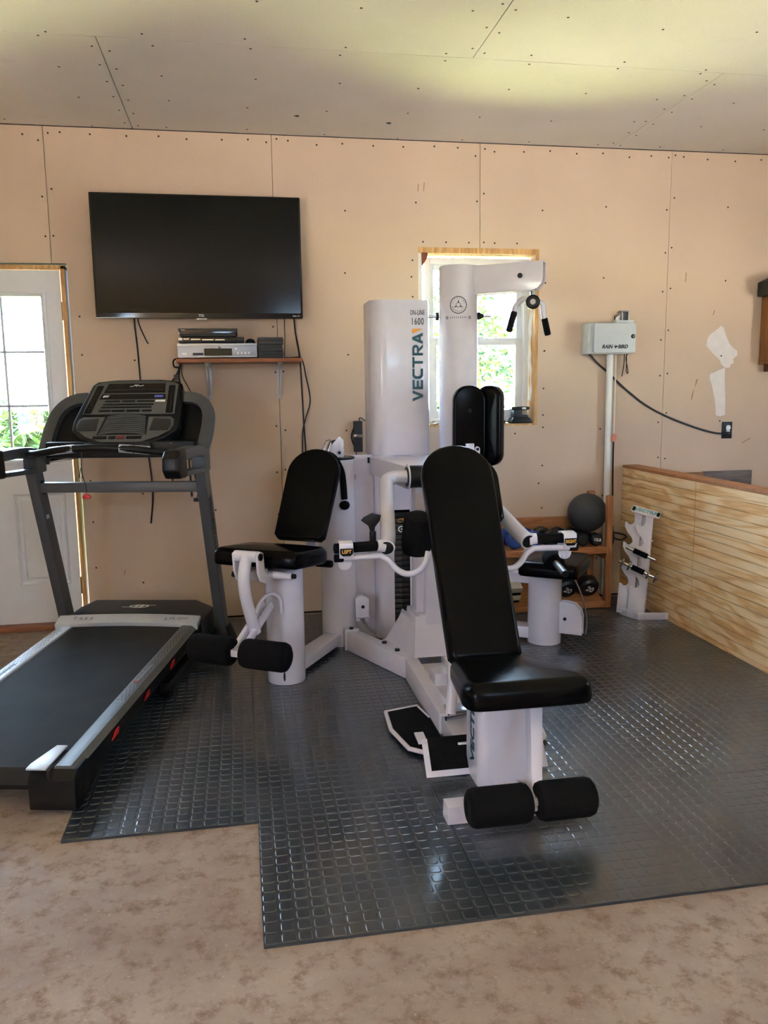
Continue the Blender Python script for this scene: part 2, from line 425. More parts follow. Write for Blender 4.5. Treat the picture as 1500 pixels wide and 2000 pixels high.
for x in (.86, 1.0, 1.14, 1.3, 1.44): screw(x, WIN[3]+.03); screw(x, WIN[2]-.05)
b.build('screw_heads', 'screwdark', wall_back, kind='stuff')
def patch(name, pts, mat, y=-0.0008):
    B().prism([(x, 0.0002, z) for x, z in pts], (0, y-.0002, 0)).build(name, mat, wall_back, smooth=False)
patch('torn_patch', [(2.809, 1.733), (2.79, 1.715), (2.745, 1.685), (2.72, 1.655), (2.713, 1.61), (2.735, 1.585), (2.772, 1.55), (2.81, 1.52), (2.825, 1.49), (2.85, 1.468), (2.885, 1.468), (2.89, 1.49), (2.91, 1.495), (2.905, 1.525), (2.936, 1.548), (2.93, 1.575), (2.905, 1.59), (2.876, 1.617), (2.848, 1.672), (2.83, 1.72)], 'plaster')
patch('torn_patch', [(2.851, 1.468), (2.853, 1.40), (2.862, 1.30), (2.868, 1.166), (2.83, 1.156), (2.802, 1.165), (2.795, 1.24), (2.765, 1.36), (2.747, 1.398), (2.752, 1.43), (2.795, 1.446), (2.82, 1.458)], 'plaster')
patch('torn_patch', [(2.664, 1.40), (2.656, 1.37), (2.64, 1.335), (2.63, 1.275), (2.622, 1.26), (2.63, 1.31), (2.645, 1.35), (2.655, 1.395)], 'brownpaper')
b = B()
for x, z, dx, dz in ((0.71, 1.47, .004, .05), (0.655, 1.41, .012, .03), (0.745, 1.405, .014, .03), (0.70, 1.395, .004, .02), (0.715, 1.40, .01, .015), (0.83, 2.50, .004, .04), (0.865, 2.50, .004, .05), (2.75, 1.8, .01, .03), (2.55, 2.0, .004, .06), (3.0, .98, .06, .03), (-0.53, 1.0, .06, .002), (1.34, 1.94, .004, .03), (-.95, .30, .01, .03)):
    b.beam((x, -.0006, z), (x+dx, -.0006, z+dz), .004, .0012, up=(0, 1, 0))
b.build('scratch_marks', 'brownpaper', wall_back, kind='stuff')
# ceiling
b = B().box((XL-.2, YF-.2, H+.0135), (XR+.2, .15, H+.1)); ceiling = b.build('ceiling', 'dark', kind='structure')
rows = [0.0, -1.183, -2.402, -3.62, -4.84, -6.06, YF]
for k, (ya, yb) in enumerate(zip(rows, rows[1:])):
    offs = [-0.7612, 0.8192, -0.4, 1.2][k % 4]; L = 2.7866
    xs = sorted([x for x in [offs+L*j for j in range(-3, 4)] if XL < x < XR]+[XL, XR])
    for a, c in zip(xs, xs[1:]):
        B().box((a+.0022, yb+.0022, H), (c-.0022, ya-.0022, H+.0127)).build('drywall_sheet', 'ceil', ceiling)
b = B(); rnd = random.Random(5)
def cscrew(x, y): b.cyl((x, y, H-.0012), (x, y, H+.001), .0055, n=7)
x = -2.6
while x < 4.3:
    for yy in (-.05, -.45, -.82, -1.14, -1.23, -1.6, -2.0, -2.36, -2.45, -2.9, -3.3): cscrew(x+rnd.uniform(-.03, .03), yy+rnd.uniform(-.03, .03))
    x += .41
for xs, ya, yb in ((-.7612, 0, -1.183), (2.0254, 0, -1.183), (.8192, -1.183, -2.402), (-1.9674, -1.183, -2.402)):
    for j in range(6):
        y = ya+(yb-ya)*(j+.5)/6; cscrew(xs-.03, y); cscrew(xs+.035, y+.04)
for x, y in ((.3, -1.75), (.33, -1.745), (.1, -.33), (.6, -.28)): cscrew(x, y); b.cyl((x+.012, y, H-.002), (x+.012, y, H+.001), .011, n=7)
b.build('screw_heads', 'screwdark', ceiling, kind='stuff')
# side and front walls (out of view, each with an opening added to let daylight in)
LEFT_FILL = (-6.2, -5.0, .9, 1.9)  # unseen opening added as fill light for the floor and front faces
b = B()
for a, c, d, e in cut_rect(YF, .0135, 0, H+.05, [LEFT_FILL]): b.box((XL-.15, a, d), (XL, c, e))
b.build('wall_left', 'drywall', kind='structure')
RW = (-3.2, -2.3, .95, 1.85)
b = B()
for a, c, d, e in cut_rect(YF, .0135, 0, H+.05, [RW]): b.box((XR, a, d), (XR+.15, c, e))
b.build('wall_right', 'drywall', kind='structure')
b = B()
FRONT_LIGHT_SLOT = (0.35, 1.65, 2.04, 2.42)  # unseen high opening, sized for the light it lets in
for a, c, d, e in cut_rect(XL-.15, XR+.15, 0, H+.05, [FRONT_LIGHT_SLOT]): b.box((a, YF-.15, d), (c, YF, e))
b.build('wall_front', 'drywall', kind='structure')

# ------------------------------------------------------------------ door
door = thing('door_1', None, None, (-1.65, 0, 0), kind='structure')
YD = 0.012
sx0, sx1 = -2.108, -1.197
b = B()
for q in cut_rect(sx0, sx1, .036, 2.030, [(-1.962, -1.277, .963, 1.915), (-1.99, -1.72, .262, .80), (-1.528, -1.248, .262, .80)]): b.box((q[0], YD, q[2]), (q[1], YD+.044, q[3]))
slab = b.build('door_slab', 'doorwhite', door, smooth=False)
for xa, xb in ((-1.99, -1.72), (-1.528, -1.248)):
    b = B(); za, zb = .262, .80
    def rect(i, y): return [(xa+i, y, za+i), (xb-i, y, za+i), (xb-i, y, zb-i), (xa+i, y, zb-i)]
    b.rings([rect(-.001, YD+.03), rect(-.001, YD), rect(.006, YD-.004), rect(.018, YD+.009), rect(.034, YD+.009), rect(.046, YD+.001)], cap=True)
    b.build('raised_panel', 'doorwhite', door, smooth=False)
b = B(); xa, xb, za, zb = -1.962, -1.277, .963, 1.915
b.rings([rect(0, YD+.02), rect(0, YD-.010), rect(.012, YD-.014), rect(.026, YD-.004), rect(.030, YD+.02)], cap=False); b.build('glazing_frame', 'doorwhite', door, smooth=False)
gx0, gx1, gz0, gz1 = xa+.03, xb-.03, za+.03, zb-.03
for k in (1, 2):
    x = gx0+(gx1-gx0)*k/3; B().box((x-.0065, YD+.004, gz0), (x+.0065, YD+.016, gz1)).build('muntin', 'doorwhite', door, bevel=.003)
    z = gz0+(gz1-gz0)*k/3; B().box((gx0, YD+.004, z-.0065), (gx1, YD+.0155, z+.0065)).build('muntin', 'doorwhite', door, bevel=.003)
B().box((gx0-.01, YD+.018, gz0-.01), (gx1+.01, YD+.024, gz1+.01)).build('glass_pane', 'glass', door)
for z in (1.81, 1.035, .25):
    h = B().cyl((-1.1905, YD-.006, z-.05), (-1.1905, YD-.006, z+.05), .0065, n=10).box((-1.196, YD-.002, z-.05), (-1.186, YD+.002, z+.05)).build('hinge', 'brass', door)
b = B().box((-1.19, .0, 0.036), (-1.168, .14, 2.055)).box((-2.137, 0, .036), (-2.115, .14, 2.055)).box((-2.137, .0, 2.035), (-1.168, .14, 2.057))
b.build('jamb', 'stud', door, bevel=.002)
B().box((-2.13, -.045, 0.0), (-1.175, .14, .034)).build('threshold', 'sillwood', door, bevel=.006)
B().lathe((-2.05, YD, .95), (0, -1, 0), [(0, .03), (.008, .03), (.012, .012), (.04, .012), (.05, .026), (.065, .027), (.075, .015)]).build('door_knob', 'brass', door)

# ------------------------------------------------------------------ window
win = thing('window_1', None, None, (1.2, 0, WIN[2]), kind='structure')
x0, x1, z0, z1 = WIN
b = B().box((x0, .003, z1-.032), (x1, .15, z1)).box((x1-.022, .003, z0), (x1, .15, z1-.032)).box((x0+.022, .003, z0-.0), (x1-.022, .15, z0+.012))
b.build('rough_opening_lining', 'stud', win)
B().box((x0, .003, z0), (x0+.0218, .15, z1-.0322)).build('glare_white_lining', 'wrap_glare_white', win, bevel=.001)  # white colour stands in for window glow washing out this side
fx0, fx1, fz0, fz1 = .885, 1.552, z0+.016, z1-.045
def frame(bb, a, c, d, e, w, y0, y1):
    bb.box((a, y0, d), (a+w, y1, e)); bb.box((c-w, y0, d), (c, y1, e)); bb.box((a+w, y0, e-w), (c-w, y1, e)); bb.box((a+w, y0, d), (c-w, y1, d+w)); return bb
frame(B(), fx0, fx1, fz0, fz1, .036, .085, .15).build('window_frame', 'vinylframe', win, bevel=.004)
mid = 1.643
up = frame(B(), fx0+.036, fx1-.036, mid-.02, fz1-.036, .032, .125, .147).build('upper_sash', 'vinylframe', win, bevel=.004)
lo = frame(B(), fx0+.036, fx1-.036, fz0+.036, mid+.022, .044, .098, .122).build('lower_sash', 'vinylframe', win, bevel=.004)
B().box((fx0+.06, .134, mid), (fx1-.06, .139, fz1-.06)).build('glass_pane', 'glass', up)
B().box((fx0+.07, .108, fz0+.07), (fx1-.07, .113, mid-.01)).build('glass_pane', 'glass', lo)
B().box((1.20, .088, mid+.018), (1.25, .1, mid+.03)).build('sash_lock', 'vinylframe', lo, bevel=.003)
pts = [(1.556+.006*math.sin(i*1.7)+.012*math.exp(-((i-1)/1.6)**2), .06+.012*math.sin(i*.9), z1-.04-i*.062) for i in range(15)]
B().ribbon(pts, .03, .002, up=(1, .4, 0), smooth=3).build('house_wrap_strip', 'wrap_glare_white', win)
B().prism([(x0+.02, .0, z1-.03), (x0+.06, .0, z1-.03), (x0+.055, .0, z1-.06), (x0+.04, .0, z1-.085), (x0+.022, .0, z1-.11)], (0, .05, 0)).build('torn_shim', 'redwood', win, bevel=.003)

# ------------------------------------------------------------------ rubber tile flooring
flooring = thing('rubber_tile_flooring', 'dark grey rubber flooring of interlocking tiles with raised square studs on the concrete', 'floor mat', (0.6, -1.5, 0))
def tile_mesh(w, d, n=14):
    b = B(); t = .0085
    b.rings([[(x, y, z) for x, y in rounded(w, d, .002, 1)] for z in (0.0005, t)])
    px, py = w/n, d/n
    for i in range(n):
        for j in range(n):
            cx, cy = -w/2+(i+.5)*px, -d/2+(j+.5)*py; a, c = px-.0065, py-.0065
            b.rings([[(x, y, z) for x, y in rounded(a-o, c-o, .008, 3, cx, cy)] for o, z in ((0, t-.0003), (.0012, t+.0008), (.003, t+.00125), (.0062, t+.0015))])
    me = b.mesh('rubber_tile', smooth=False); me.materials.append(M['rubber']); return me
xs = [-.83, -.236, .356, .952, 1.552, 2.156]; ys = [-3.030, -2.434, -1.842, -1.245, -.648, -.052]
tm = tile_mesh(.5925, .5935)
for i in range(5):
    for j in range(5):
        if i == 0 and j == 0: continue
        o = bpy.data.objects.new('rubber_tile', tm); COL.objects.link(o); o.parent = flooring
        o.location = Vector(((xs[i]+xs[i+1])/2, (ys[j]+ys[j+1])/2, 0))-flooring.location
        o.scale = ((xs[i+1]-xs[i]-.0015)/.5925, (ys[j+1]-ys[j]-.0015)/.5935, 1)

# ------------------------------------------------------------------ plywood half wall
PX, PT = 2.165, .105
hw = thing('trim_1', 'low grooved fir plywood half wall right of the attachment rack', None, (PX+.05, -1.4, 0), kind='structure')
def grooved(ya, yb, name):
    b = B(); prof = []; z = 0.004; pitch = .0475; top = .842; d = .0045
    prof.append((PX+.012, z)); prof.append((PX, z))
    k = .03
    while k < top-.02: prof += [(PX, k-.0028), (PX+.008, k-.0022), (PX+.008, k+.0022), (PX, k+.0028)]; k += pitch
    prof += [(PX, top), (PX+.012, top)]
    b.prism([(x, ya, z) for x, z in prof], (0, yb-ya, 0)); b.build(name, 'ply', hw, smooth=False)
grooved(-.862, -.004, 'plywood_sheet'); grooved(-2.08, -.866, 'plywood_sheet'); grooved(-3.3, -2.084, 'plywood_sheet')
B().box((PX-.001, -3.3, .8425), (PX+PT, -.004, .86)).build('cap_board', 'shelfwood', hw, bevel=.002)
B().box((PX+.0125, -3.3, .003), (PX+PT-.005, -.004, .8422)).build('stud_core', 'stud', hw)
b = B().box((2.33, -.024, .708), (2.722, -.0005, .797)); pb = b.build('wall_plank', 'plankbrown', bevel=.002)
tag(pb, 'short brown board screwed to the wall behind the plywood half wall', 'board')
b = B().box((2.724, -.024, .704), (3.068, -.0005, .800)); pg = b.build('wall_plank', 'plankgrey', bevel=.002)
tag(pg, 'weathered grey board screwed to the wall behind the plywood half wall', 'board')

# ------------------------------------------------------------------ outside
lawn = B().box((-30, -40, -.35), (30, 40, -.16)).build('lawn', 'grass', kind='structure', smooth=False)
B().box((-14, -38, -.155), (16, YF-.2, -.03)).box((XR+.2, YF-.19, -.155), (16, .1, -.03)).box((-14, YF-.19, -.155), (XL-.2, -3.5, -.03)).build('bounce_driveway', 'gravel', kind='structure', smooth=False)  # unseen gravel spread wide so light bounced indoors stays neutral
B().box((-6, .16, -.155), (9, 2.0, -.10)).build('added_bounce_strip', 'gravel', kind='structure', smooth=False)  # pale strip added to bounce daylight onto the ceiling near the wall
def tree(name, x, y, h, r, label, seed, trunk=True, n=2600):
    rn = random.Random(seed); t = thing(name, label, 'tree' if trunk else 'shrub', (x, y, -.16))
    B(Matrix.Translation((x, y, -.16))).tube([(0, 0, -.05), (.05, .03, h*.3), (-.04, 0, h*.6), (0, 0, h*.9)], [.09*h/3, .05*h/3, .04*h/3, .015*h/3], n=8).build('trunk', 'bark', t)
    bm = bmesh.new()
    cl = [(Vector((rn.gauss(0, .38)*r, rn.gauss(0, .38)*r, h*(.62 if trunk else .5)+rn.gauss(0, .24)*h*.8)), rn.uniform(.2, .42)*r) for _ in range(26)]
    for _ in range(n):
        c, q = rn.choice(cl); d = Vector((rn.gauss(0, 1), rn.gauss(0, 1), rn.gauss(0, 1))).normalized()*q*rn.random()**.4
        p = c+d
        if p.z < .05: continue
        a = Vector((rn.gauss(0, 1), rn.gauss(0, 1), rn.gauss(0, .6))).normalized()*.075; w = a.cross(Vector((rn.gauss(0, 1), rn.gauss(0, 1), 1)).normalized())*.45
        vs = [bm.verts.new(p+k) for k in (-a, -w, a, w)]; bm.faces.new(vs)
    me = bpy.data.meshes.new('foliage'); bm.to_mesh(me); bm.free(); me.materials.append(M['leaf'])
    o = bpy.data.objects.new('foliage', me); COL.objects.link(o); o.parent = t; o['kind'] = 'stuff'
tree('shrub', -2.55, 4.6, 1.85, .75, 'leafy green shrub outside the glazed door', 1, False)
tree('shrub', -4.4, 5.6, 1.5, .7, 'smaller green shrub outside the left side of the door glass', 2, False)
tree('young_tree', 3.5, 7.8, 3.6, 1.1, 'young tree outside seen through the upper window sash', 3)
tree('shrub', 2.25, 5.4, 1.5, .45, 'green shrub outside low in the window between tower and column', 4, False)
tree('young_tree', 3.5, 13.0, 5.0, 1.4, 'tall pale tree outside at the left edge of the window', 6)
# ------------------------------------------------------------------ television
tv = thing('television', 'large flat black television mounted high on the drywall', 'television', (-.434, -.1, 1.762))
B().prism([(x, -.098, z) for x, z in rounded(1.132, .663, .006, 2, -.434, 2.0935)], (0, .03, 0)).build('housing', 'gloss', tv, bevel=.002)
B().box((-.989, -.0992, 1.792), (.121, -.0975, 2.418)).build('screen', 'screen', tv, smooth=False)
B().box((-.80, -.068, 1.82), (-.07, -.03, 2.25)).build('rear_housing', 'black', tv, bevel=.015)
B().box((-.62, -.03, 1.92), (-.25, -.001, 2.2)).build('wall_mount', 'black', tv)
B().box((-.46, -.101, 1.757), (-.405, -.085, 1.763)).build('remote_sensor', 'chrome', tv, bevel=.002)
B().text('TCL', .017, (-.434, -.099, 1.778), (1, 0, 0), (0, 0, 1), off=.0006).build('logo', 'whitetext', tv, smooth=False)
B().text('Roku TV', .011, (.095, -.099, 1.777), (1, 0, 0), (0, 0, 1)).build('logo', 'whitetext', tv, smooth=False)

# ------------------------------------------------------------------ wall shelf and players
ws = thing('wall_shelf', 'narrow brown wooden wall shelf on two grey metal brackets under the television', 'shelf', (-.23, -.14, 1.51))
B().box((-.572, -.285, 1.514), (.109, -.002, 1.535)).build('board', 'wallshelf', ws, bevel=.003)
for x in (-.41, -.01):
    b = B().box((x-.014, -.004, 1.31), (x+.014, -.0008, 1.513)).box((x-.014, -.23, 1.508), (x+.014, -.002, 1.5135))
    b.ribbon([(x, -.20, 1.503), (x, -.09, 1.46), (x, -.012, 1.345)], .016, .006, up=(1, 0, 0), smooth=5)
    b.cyl((x, -.001, 1.325), (x, -.008, 1.325), .009, n=12).cyl((x, -.001, 1.47), (x, -.007, 1.47), .008, n=12)
    b.build('bracket', 'bracket', ws, bevel=.001)
pl = thing('video_player', 'silver video player with dark display and five round buttons on the wall shelf', 'player', (-.35, -.15, 1.535))
B().box((-.563, -.258, 1.541), (-.137, -.03, 1.617)).build('case', 'silver', pl, bevel=.003)
B().box((-.564, -.2605, 1.602), (-.137, -.256, 1.6165)).box((-.564, -.2605, 1.541), (-.137, -.256, 1.549)).build('trim_strip', 'steel', pl, bevel=.001)
B().box((-.422, -.2600, 1.551), (-.273, -.2565, 1.589)).build('display', 'gloss', pl)
B().box((-.483, -.2600, 1.553), (-.427, -.2565, 1.566)).build('tape_slot', 'darktext', pl)
B().box((-.345, -.2605, 1.590), (-.333, -.257, 1.598)).build('disc_mark', 'darktext', pl)
B().box((-.54, -.2612, 1.557), (-.515, -.257, 1.567)).build('power_button', 'whitetext', pl, bevel=.001)
for x, z in ((-.252, 1.588), (-.241, 1.564), (-.221, 1.564), (-.201, 1.564), (-.181, 1.564)):
    B().cyl((x, -.258, z), (x, -.263, z), .0062, n=14).build('button', 'whitetext', pl)
for x in (-.53, -.17):
    for y in (-.23, -.06): B().cyl((x, y, 1.5353), (x, y, 1.5415), .012, n=12).build('rubber_foot', 'black', pl)
r2 = thing('receiver_box', 'flat black box with glossy front between the silver player and the top player', 'player', (-.38, -.15, 1.6175))
B().box((-.556, -.25, 1.622), (-.205, -.05, 1.650)).build('case', 'black', r2, bevel=.003)
B().box((-.55, -.252, 1.634), (-.21, -.249, 1.648)).build('front_strip', 'gloss', r2)
B().box((-.556, -.2525, 1.634), (-.535, -.249, 1.647)).build('label_patch', 'whitetext', r2)
b = B()
for x, w in ((-.53, .03), (-.49, .05), (-.43, .06), (-.36, .05)): b.box((x, -.2527, 1.636+.003*math.sin(x*90)), (x+w, -.2518, 1.642+.003*math.sin(x*90)))
b.build('foil_strip', 'chrome', r2, smooth=False)
for x in (-.53, -.23): B().box((x-.015, -.23, 1.6172), (x+.015, -.06, 1.622)).build('foot', 'black', r2)
r3 = thing('disc_player', 'small glossy black disc player on top of the stacked players', 'player', (-.40, -.15, 1.650))
B().prism([(-.557, -.25, 1.697), (-.557, -.25, 1.672), (-.545, -.25, 1.653), (-.25, -.25, 1.653), (-.24, -.25, 1.663), (-.24, -.25, 1.697)], (0, .19, 0)).build('case', 'gloss', r3, bevel=.002)
B().box((-.545, -.2515, 1.655), (-.25, -.249, 1.668)).build('disc_tray', 'black', r3)
B().text('SONY', .008, (-.53, -.2512, 1.688), (1, 0, 0), (0, 0, 1)).build('logo', 'whitetext', r3, smooth=False)
B().box((-.54, -.23, 1.6502), (-.26, -.07, 1.653)).build('foot', 'black', r3)
pk = thing('round_sensor', 'small domed black sensor puck on the silver player beside the flat box', 'sensor', (-.172, -.2, 1.6172))
B().lathe((-.172, -.2, 1.6172), (0, 0, 1), [(0, .027), (.012, .027), (.022, .02), (.027, .008)], 20).build('dome', 'black', pk)
B().lathe((-.172, -.2, 1.6171), (0, 0, 1), [(0, .029), (.004, .029)], 20).build('base_ring', 'gloss', pk)
names = ['topmost', 'second from the top', 'third from the top', 'third from the bottom', 'second from the bottom', 'bottom']
z = 1.5352
for k in range(6):
    h = .0192; dx = [.0, .003, .001, -.002, .004, .002][k]; dz = z+h*k
    c = thing('media_case', 'black media case, %s in the stack of six on wall shelf' % names[5-k], 'case', (-.065+dx, -.16, dz), group='black media cases on the wall shelf')
    B().box((-.132+dx, -.24, dz+.0004), (.004+dx, -.06, dz+h-.0006)).build('shell', 'case', c, bevel=.0018)
    B().box((-.130+dx, -.2412, dz+.0085), (.002+dx, -.239, dz+.0105)).build('seam', 'dark', c)
# ------------------------------------------------------------------ cables
def cable(pts, r, label, name='cable', mat='cable', smooth=6, plug=None):
    o = B().tube(pts, r, 8, smooth=smooth)
    if plug: o.box(*plug)
    o = o.build(name, mat); tag(o, label, 'cable'); return o
cable([(-.80, -.03, 1.83), (-.808, -.008, 1.75), (-.80, -.008, 1.6), (-.795, -.008, 1.45), (-.78, -.008, 1.1), (-.76, -.008, .80), (-.78, -.008, .60)], .0045, 'thin black cable hanging from the left end of the television down behind the treadmill')
cable([(-.79, -.03, 1.80), (-.785, -.008, 1.74), (-.755, -.008, 1.66), (-.74, -.01, 1.63)], .0035, 'short black cable stub hanging beside the longer one under the left of the television')
cable([(.03, -.03, 1.80), (.031, -.006, 1.74), (.031, -.006, 1.66), (.025, -.012, 1.545)], .002, 'thin black wire from the television down behind the media cases')
cable([(.085, -.03, 1.80), (.092, -.012, 1.7), (.108, -.012, 1.6), (.1155, -.012, 1.53), (.122, -.012, 1.35), (.128, -.012, 1.15), (.135, -.012, .98), (.138, -.012, .80)], .0045, 'long black cable hanging straight down the wall past the right end of the shelf')
cable([(.02, -.08, 1.543), (.06, -.10, 1.543), (.10, -.16, 1.542), (.125, -.10, 1.52), (.145, -.035, 1.44), (.168, -.024, 1.30), (.14, -.026, 1.2), (.120, -.026, 1.12), (.115, -.026, 1.0), (.108, -.02, .955)], .004, 'black cable looping out to the right below the shelf and ending in a plug', plug=((.1, -.026, .925), (.116, -.014, .957)))
cable([(-.56, -.04, 1.55), (-.60, -.06, 1.535), (-.60, -.06, 1.50), (-.575, -.04, 1.49), (-.60, -.03, 1.44), (-.63, -.02, 1.40), (-.66, -.012, 1.3), (-.64, -.012, 1.1), (-.645, -.012, .82)], .005, 'black cable bunched at the left end of the shelf and drooping left behind the console', plug=((-.605, -.05, 1.425), (-.58, -.028, 1.455)))
cable([(-.565, -.03, 1.53), (-.578, -.02, 1.45), (-.572, -.015, 1.38), (-.56, -.01, 1.2), (-.545, -.01, .95), (-.54, -.01, .75)], .005, 'black cable dropping straight from the left end of the shelf')
cable([(-.56, -.02, 1.53), (-.56, -.015, 1.45), (-.52, -.008, 1.36), (-.50, -.008, 1.28), (-.505, -.008, 1.15), (-.52, -.008, .9), (-.50, -.008, .8), (-.515, -.008, .73)], .0025, 'thin black wire curving from the left end of the shelf past the console', plug=((-.53, -.02, .72), (-.49, -.002, .74)))
# ------------------------------------------------------------------ power adapter, window charger
ad = thing('power_adapter', 'slim black power adapter strapped to the wall left of the weight tower', 'adapter', (.448, -.02, .985))
B().box((.423, -.046, .988), (.474, -.004, 1.172)).build('brick_body', 'case', ad, bevel=.004)
B().box((.4215, -.0475, 1.075), (.4755, -.0435, 1.093)).build('strap', 'chrome', ad, bevel=.001)
B().tube([(.425, -.012, 1.13), (.411, -.012, 1.09), (.413, -.012, 1.06), (.424, -.012, 1.03)], .004, smooth=4).build('cord_wrap', 'cable', ad)
B().tube([(.458, -.025, 1.17), (.458, -.025, 1.19), (.475, -.02, 1.187), (.51, -.015, 1.16)], .003, smooth=4).build('output_cord', 'cable', ad)
B().tube([(.436, -.025, .99), (.437, -.025, .965), (.452, -.02, .91), (.475, -.012, .86), (.51, -.01, .83)], .003, smooth=4).build('input_cord', 'cable', ad)
ch = thing('battery_charger', 'charcoal battery charger with a battery slid on top, on the window sill', 'charger', (1.48, .045, WIN[2]+.0125))
zc = WIN[2]+.0125
B().prism([(1.42, .0, zc), (1.545, .0, zc), (1.55, .0, zc+.012), (1.535, .0, zc+.036), (1.43, .0, zc+.036), (1.415, .0, zc+.012)], (0, .08, 0)).build('base', 'black', ch, bevel=.003)
B().prism([(1.435, .012, zc+.036), (1.53, .012, zc+.036), (1.53, .012, zc+.05), (1.49, .012, zc+.055), (1.49, .012, zc+.085), (1.435, .012, zc+.085)], (0, .06, 0)).build('battery', 'case', ch, bevel=.003)
B().box((1.42, .004, zc+.083), (1.535, .078, zc+.103)).build('battery_top', 'black', ch, bevel=.004)
B().text('▲', .02, (1.5, .0035, zc+.093), (1, 0, 0), (0, 0, 1)).box((1.485, .0025, zc+.088), (1.512, .0042, zc+.098)).build('label_patch', 'whitetext', ch, smooth=False)
B().box((1.34, .02, zc), (1.385, .07, zc+.02)).build('plug', 'case', ch, bevel=.003)
B().tube([(1.385, .04, zc+.008), (1.42, .04, zc+.008)], .003).build('cord', 'cable', ch)
gd = thing('gadget', 'small black wire gadget on the left of the window sill beside the tower', 'gadget', (.93, .03, zc))
B().tube([(.9, -.01, zc+.004), (.92, .03, zc+.02), (.98, .03, zc+.022), (.95, .03, zc+.004), (.9, .02, zc+.004)], .0025, smooth=5).build('wire', 'cable', gd)
B().box((.94, .03, zc), (.985, .07, zc+.03)).build('body', 'pvc', gd, bevel=.003)
# ------------------------------------------------------------------ irrigation controller
ic = thing('irrigation_controller', 'pale grey irrigation controller box with lid and round lock above the conduit pipe', 'controller', (2.01, -.05, 1.553))
B().box((1.864, -.10, 1.556), (2.166, -.002, 1.742)).build('case', 'box', ic, bevel=.008)
B().prism([(x, -.122, z) for x, z in rounded(.272, .176, .012, 3, 2.030, 1.650)], (0, .024, 0)).build('lid', 'box', ic, bevel=.006)
for z in (1.60, 1.65, 1.70): B().cyl((1.872, -.108, z-.014), (1.872, -.108, z+.014), .006, n=10).build('hinge', 'box', ic)
B().lathe((2.147, -.121, 1.66), (0, -1, 0), [(0, .013), (.004, .013), (.005, .009), (.006, .009)], 18).build('lock_ring', 'black', ic)
B().lathe((2.147, -.126, 1.66), (0, -1, 0), [(0, .006), (.004, .006)], 14).build('lock', 'chrome', ic)
b = B().text('RAIN', .031, (1.982, -.1225, 1.597), (1, 0, 0), (.22, 0, 1), off=.0012, sx=.95).text('BIRD', .031, (2.084, -.1225, 1.597), (1, 0, 0), (.22, 0, 1), off=.0012, sx=.95)
b.prism([(2.028, -.1222, 1.612), (2.036, -.1222, 1.602), (2.046, -.1222, 1.606), (2.050, -.1222, 1.598), (2.040, -.1222, 1.594), (2.034, -.1222, 1.584), (2.031, -.1222, 1.594), (2.022, -.1222, 1.596), (2.030, -.1222, 1.602)], (0, -.001, 0))
b.build('lettering', 'darktext', ic, smooth=False)
jb = thing('junction_box', 'small open grey junction box with wire ends above the controller box', 'electrical box', (2.12, -.02, 1.743))
b = B().box((2.07, -.05, 1.744), (2.185, -.002, 1.763)); b.build('base', 'box', jb, bevel=.003)
b = B().box((2.105, -.046, 1.763), (2.112, -.002, 1.822)).box((2.148, -.046, 1.763), (2.155, -.002, 1.822)).box((2.112, -.008, 1.763), (2.148, -.002, 1.822)).box((2.112, -.046, 1.815), (2.148, -.002, 1.822)); b.build('housing', 'steel', jb, bevel=.001)
B().prism([(2.075, -.03, 1.763), (2.1045, -.03, 1.763), (2.1045, -.03, 1.805), (2.09, -.03, 1.80)], (0, .026, 0)).build('cover_flap', 'pvc', jb, bevel=.001)
B().tube([(2.074, -.02, 1.77), (2.066, -.03, 1.785), (2.08, -.035, 1.79), (2.095, -.034, 1.797)], .003, smooth=4).build('wire', 'cable', jb)
cd = B().cyl((2.046, -.036, .02), (2.040, -.036, 1.5555), .0205, n=20).build('conduit_pipe', 'pvc'); tag(cd, 'white plastic conduit pipe running down the wall below the controller box', 'pipe')
cable([(2.073, -.05, 1.5555), (2.074, -.05, 1.45), (2.068, -.064, 1.2), (2.066, -.064, 1.06)], .0045, 'cream wire hanging beside the conduit down to a pink tape joint', mat='cream', name='wire')
tp = B().prism([(2.052, -.072, 1.02), (2.066, -.072, 1.01), (2.082, -.072, 1.03), (2.086, -.072, 1.05), (2.070, -.072, 1.065), (2.056, -.072, 1.055)], (0, .014, 0)).build('wire_joint', 'tape', bevel=.003); tag(tp, 'twist of pink tape joining two wires beside the conduit pipe', 'tape')
cable([(2.066, -.066, 1.03), (2.068, -.06, .95), (2.072, -.055, .80), (2.078, -.05, .60), (2.08, -.03, .4)], .006, 'black wire hanging beside the conduit below the pink tape joint')
cable([(1.90, -.04, 1.5555), (1.925, -.02, 1.545), (1.97, -.0072, 1.505), (2.06, -.0072, 1.430), (2.157, -.0072, 1.346), (2.3, -.008, 1.241), (2.444, -.008, 1.167), (2.626, -.008, 1.098), (2.773, -.008, 1.055), (2.845, -.010, 1.045), (2.866, -.014, 1.046)], .0062, 'black power cord sagging across the wall from the controller to the outlet')
cable([(2.13, -.05, 1.556), (2.138, -.03, 1.50), (2.135, -.02, 1.44), (2.13, -.02, 1.42)], .003, 'dark control wire ends hanging under the right of the controller')
cable([(2.143, -.05, 1.556), (2.155, -.03, 1.50), (2.16, -.02, 1.45), (2.172, -.02, 1.44), (2.166, -.02, 1.48), (2.15, -.03, 1.53), (2.15, -.05, 1.556)], .003, 'dark loop of control wire under the right of the controller')
ol = thing('wall_outlet', 'uncovered white wall outlet in a black box on the right of the drywall', 'outlet', (2.884, 0, 1.012))
B().box((2.849, -.006, 1.012), (2.920, .0, 1.120)).build('box_rim', 'black', ol, bevel=.002)
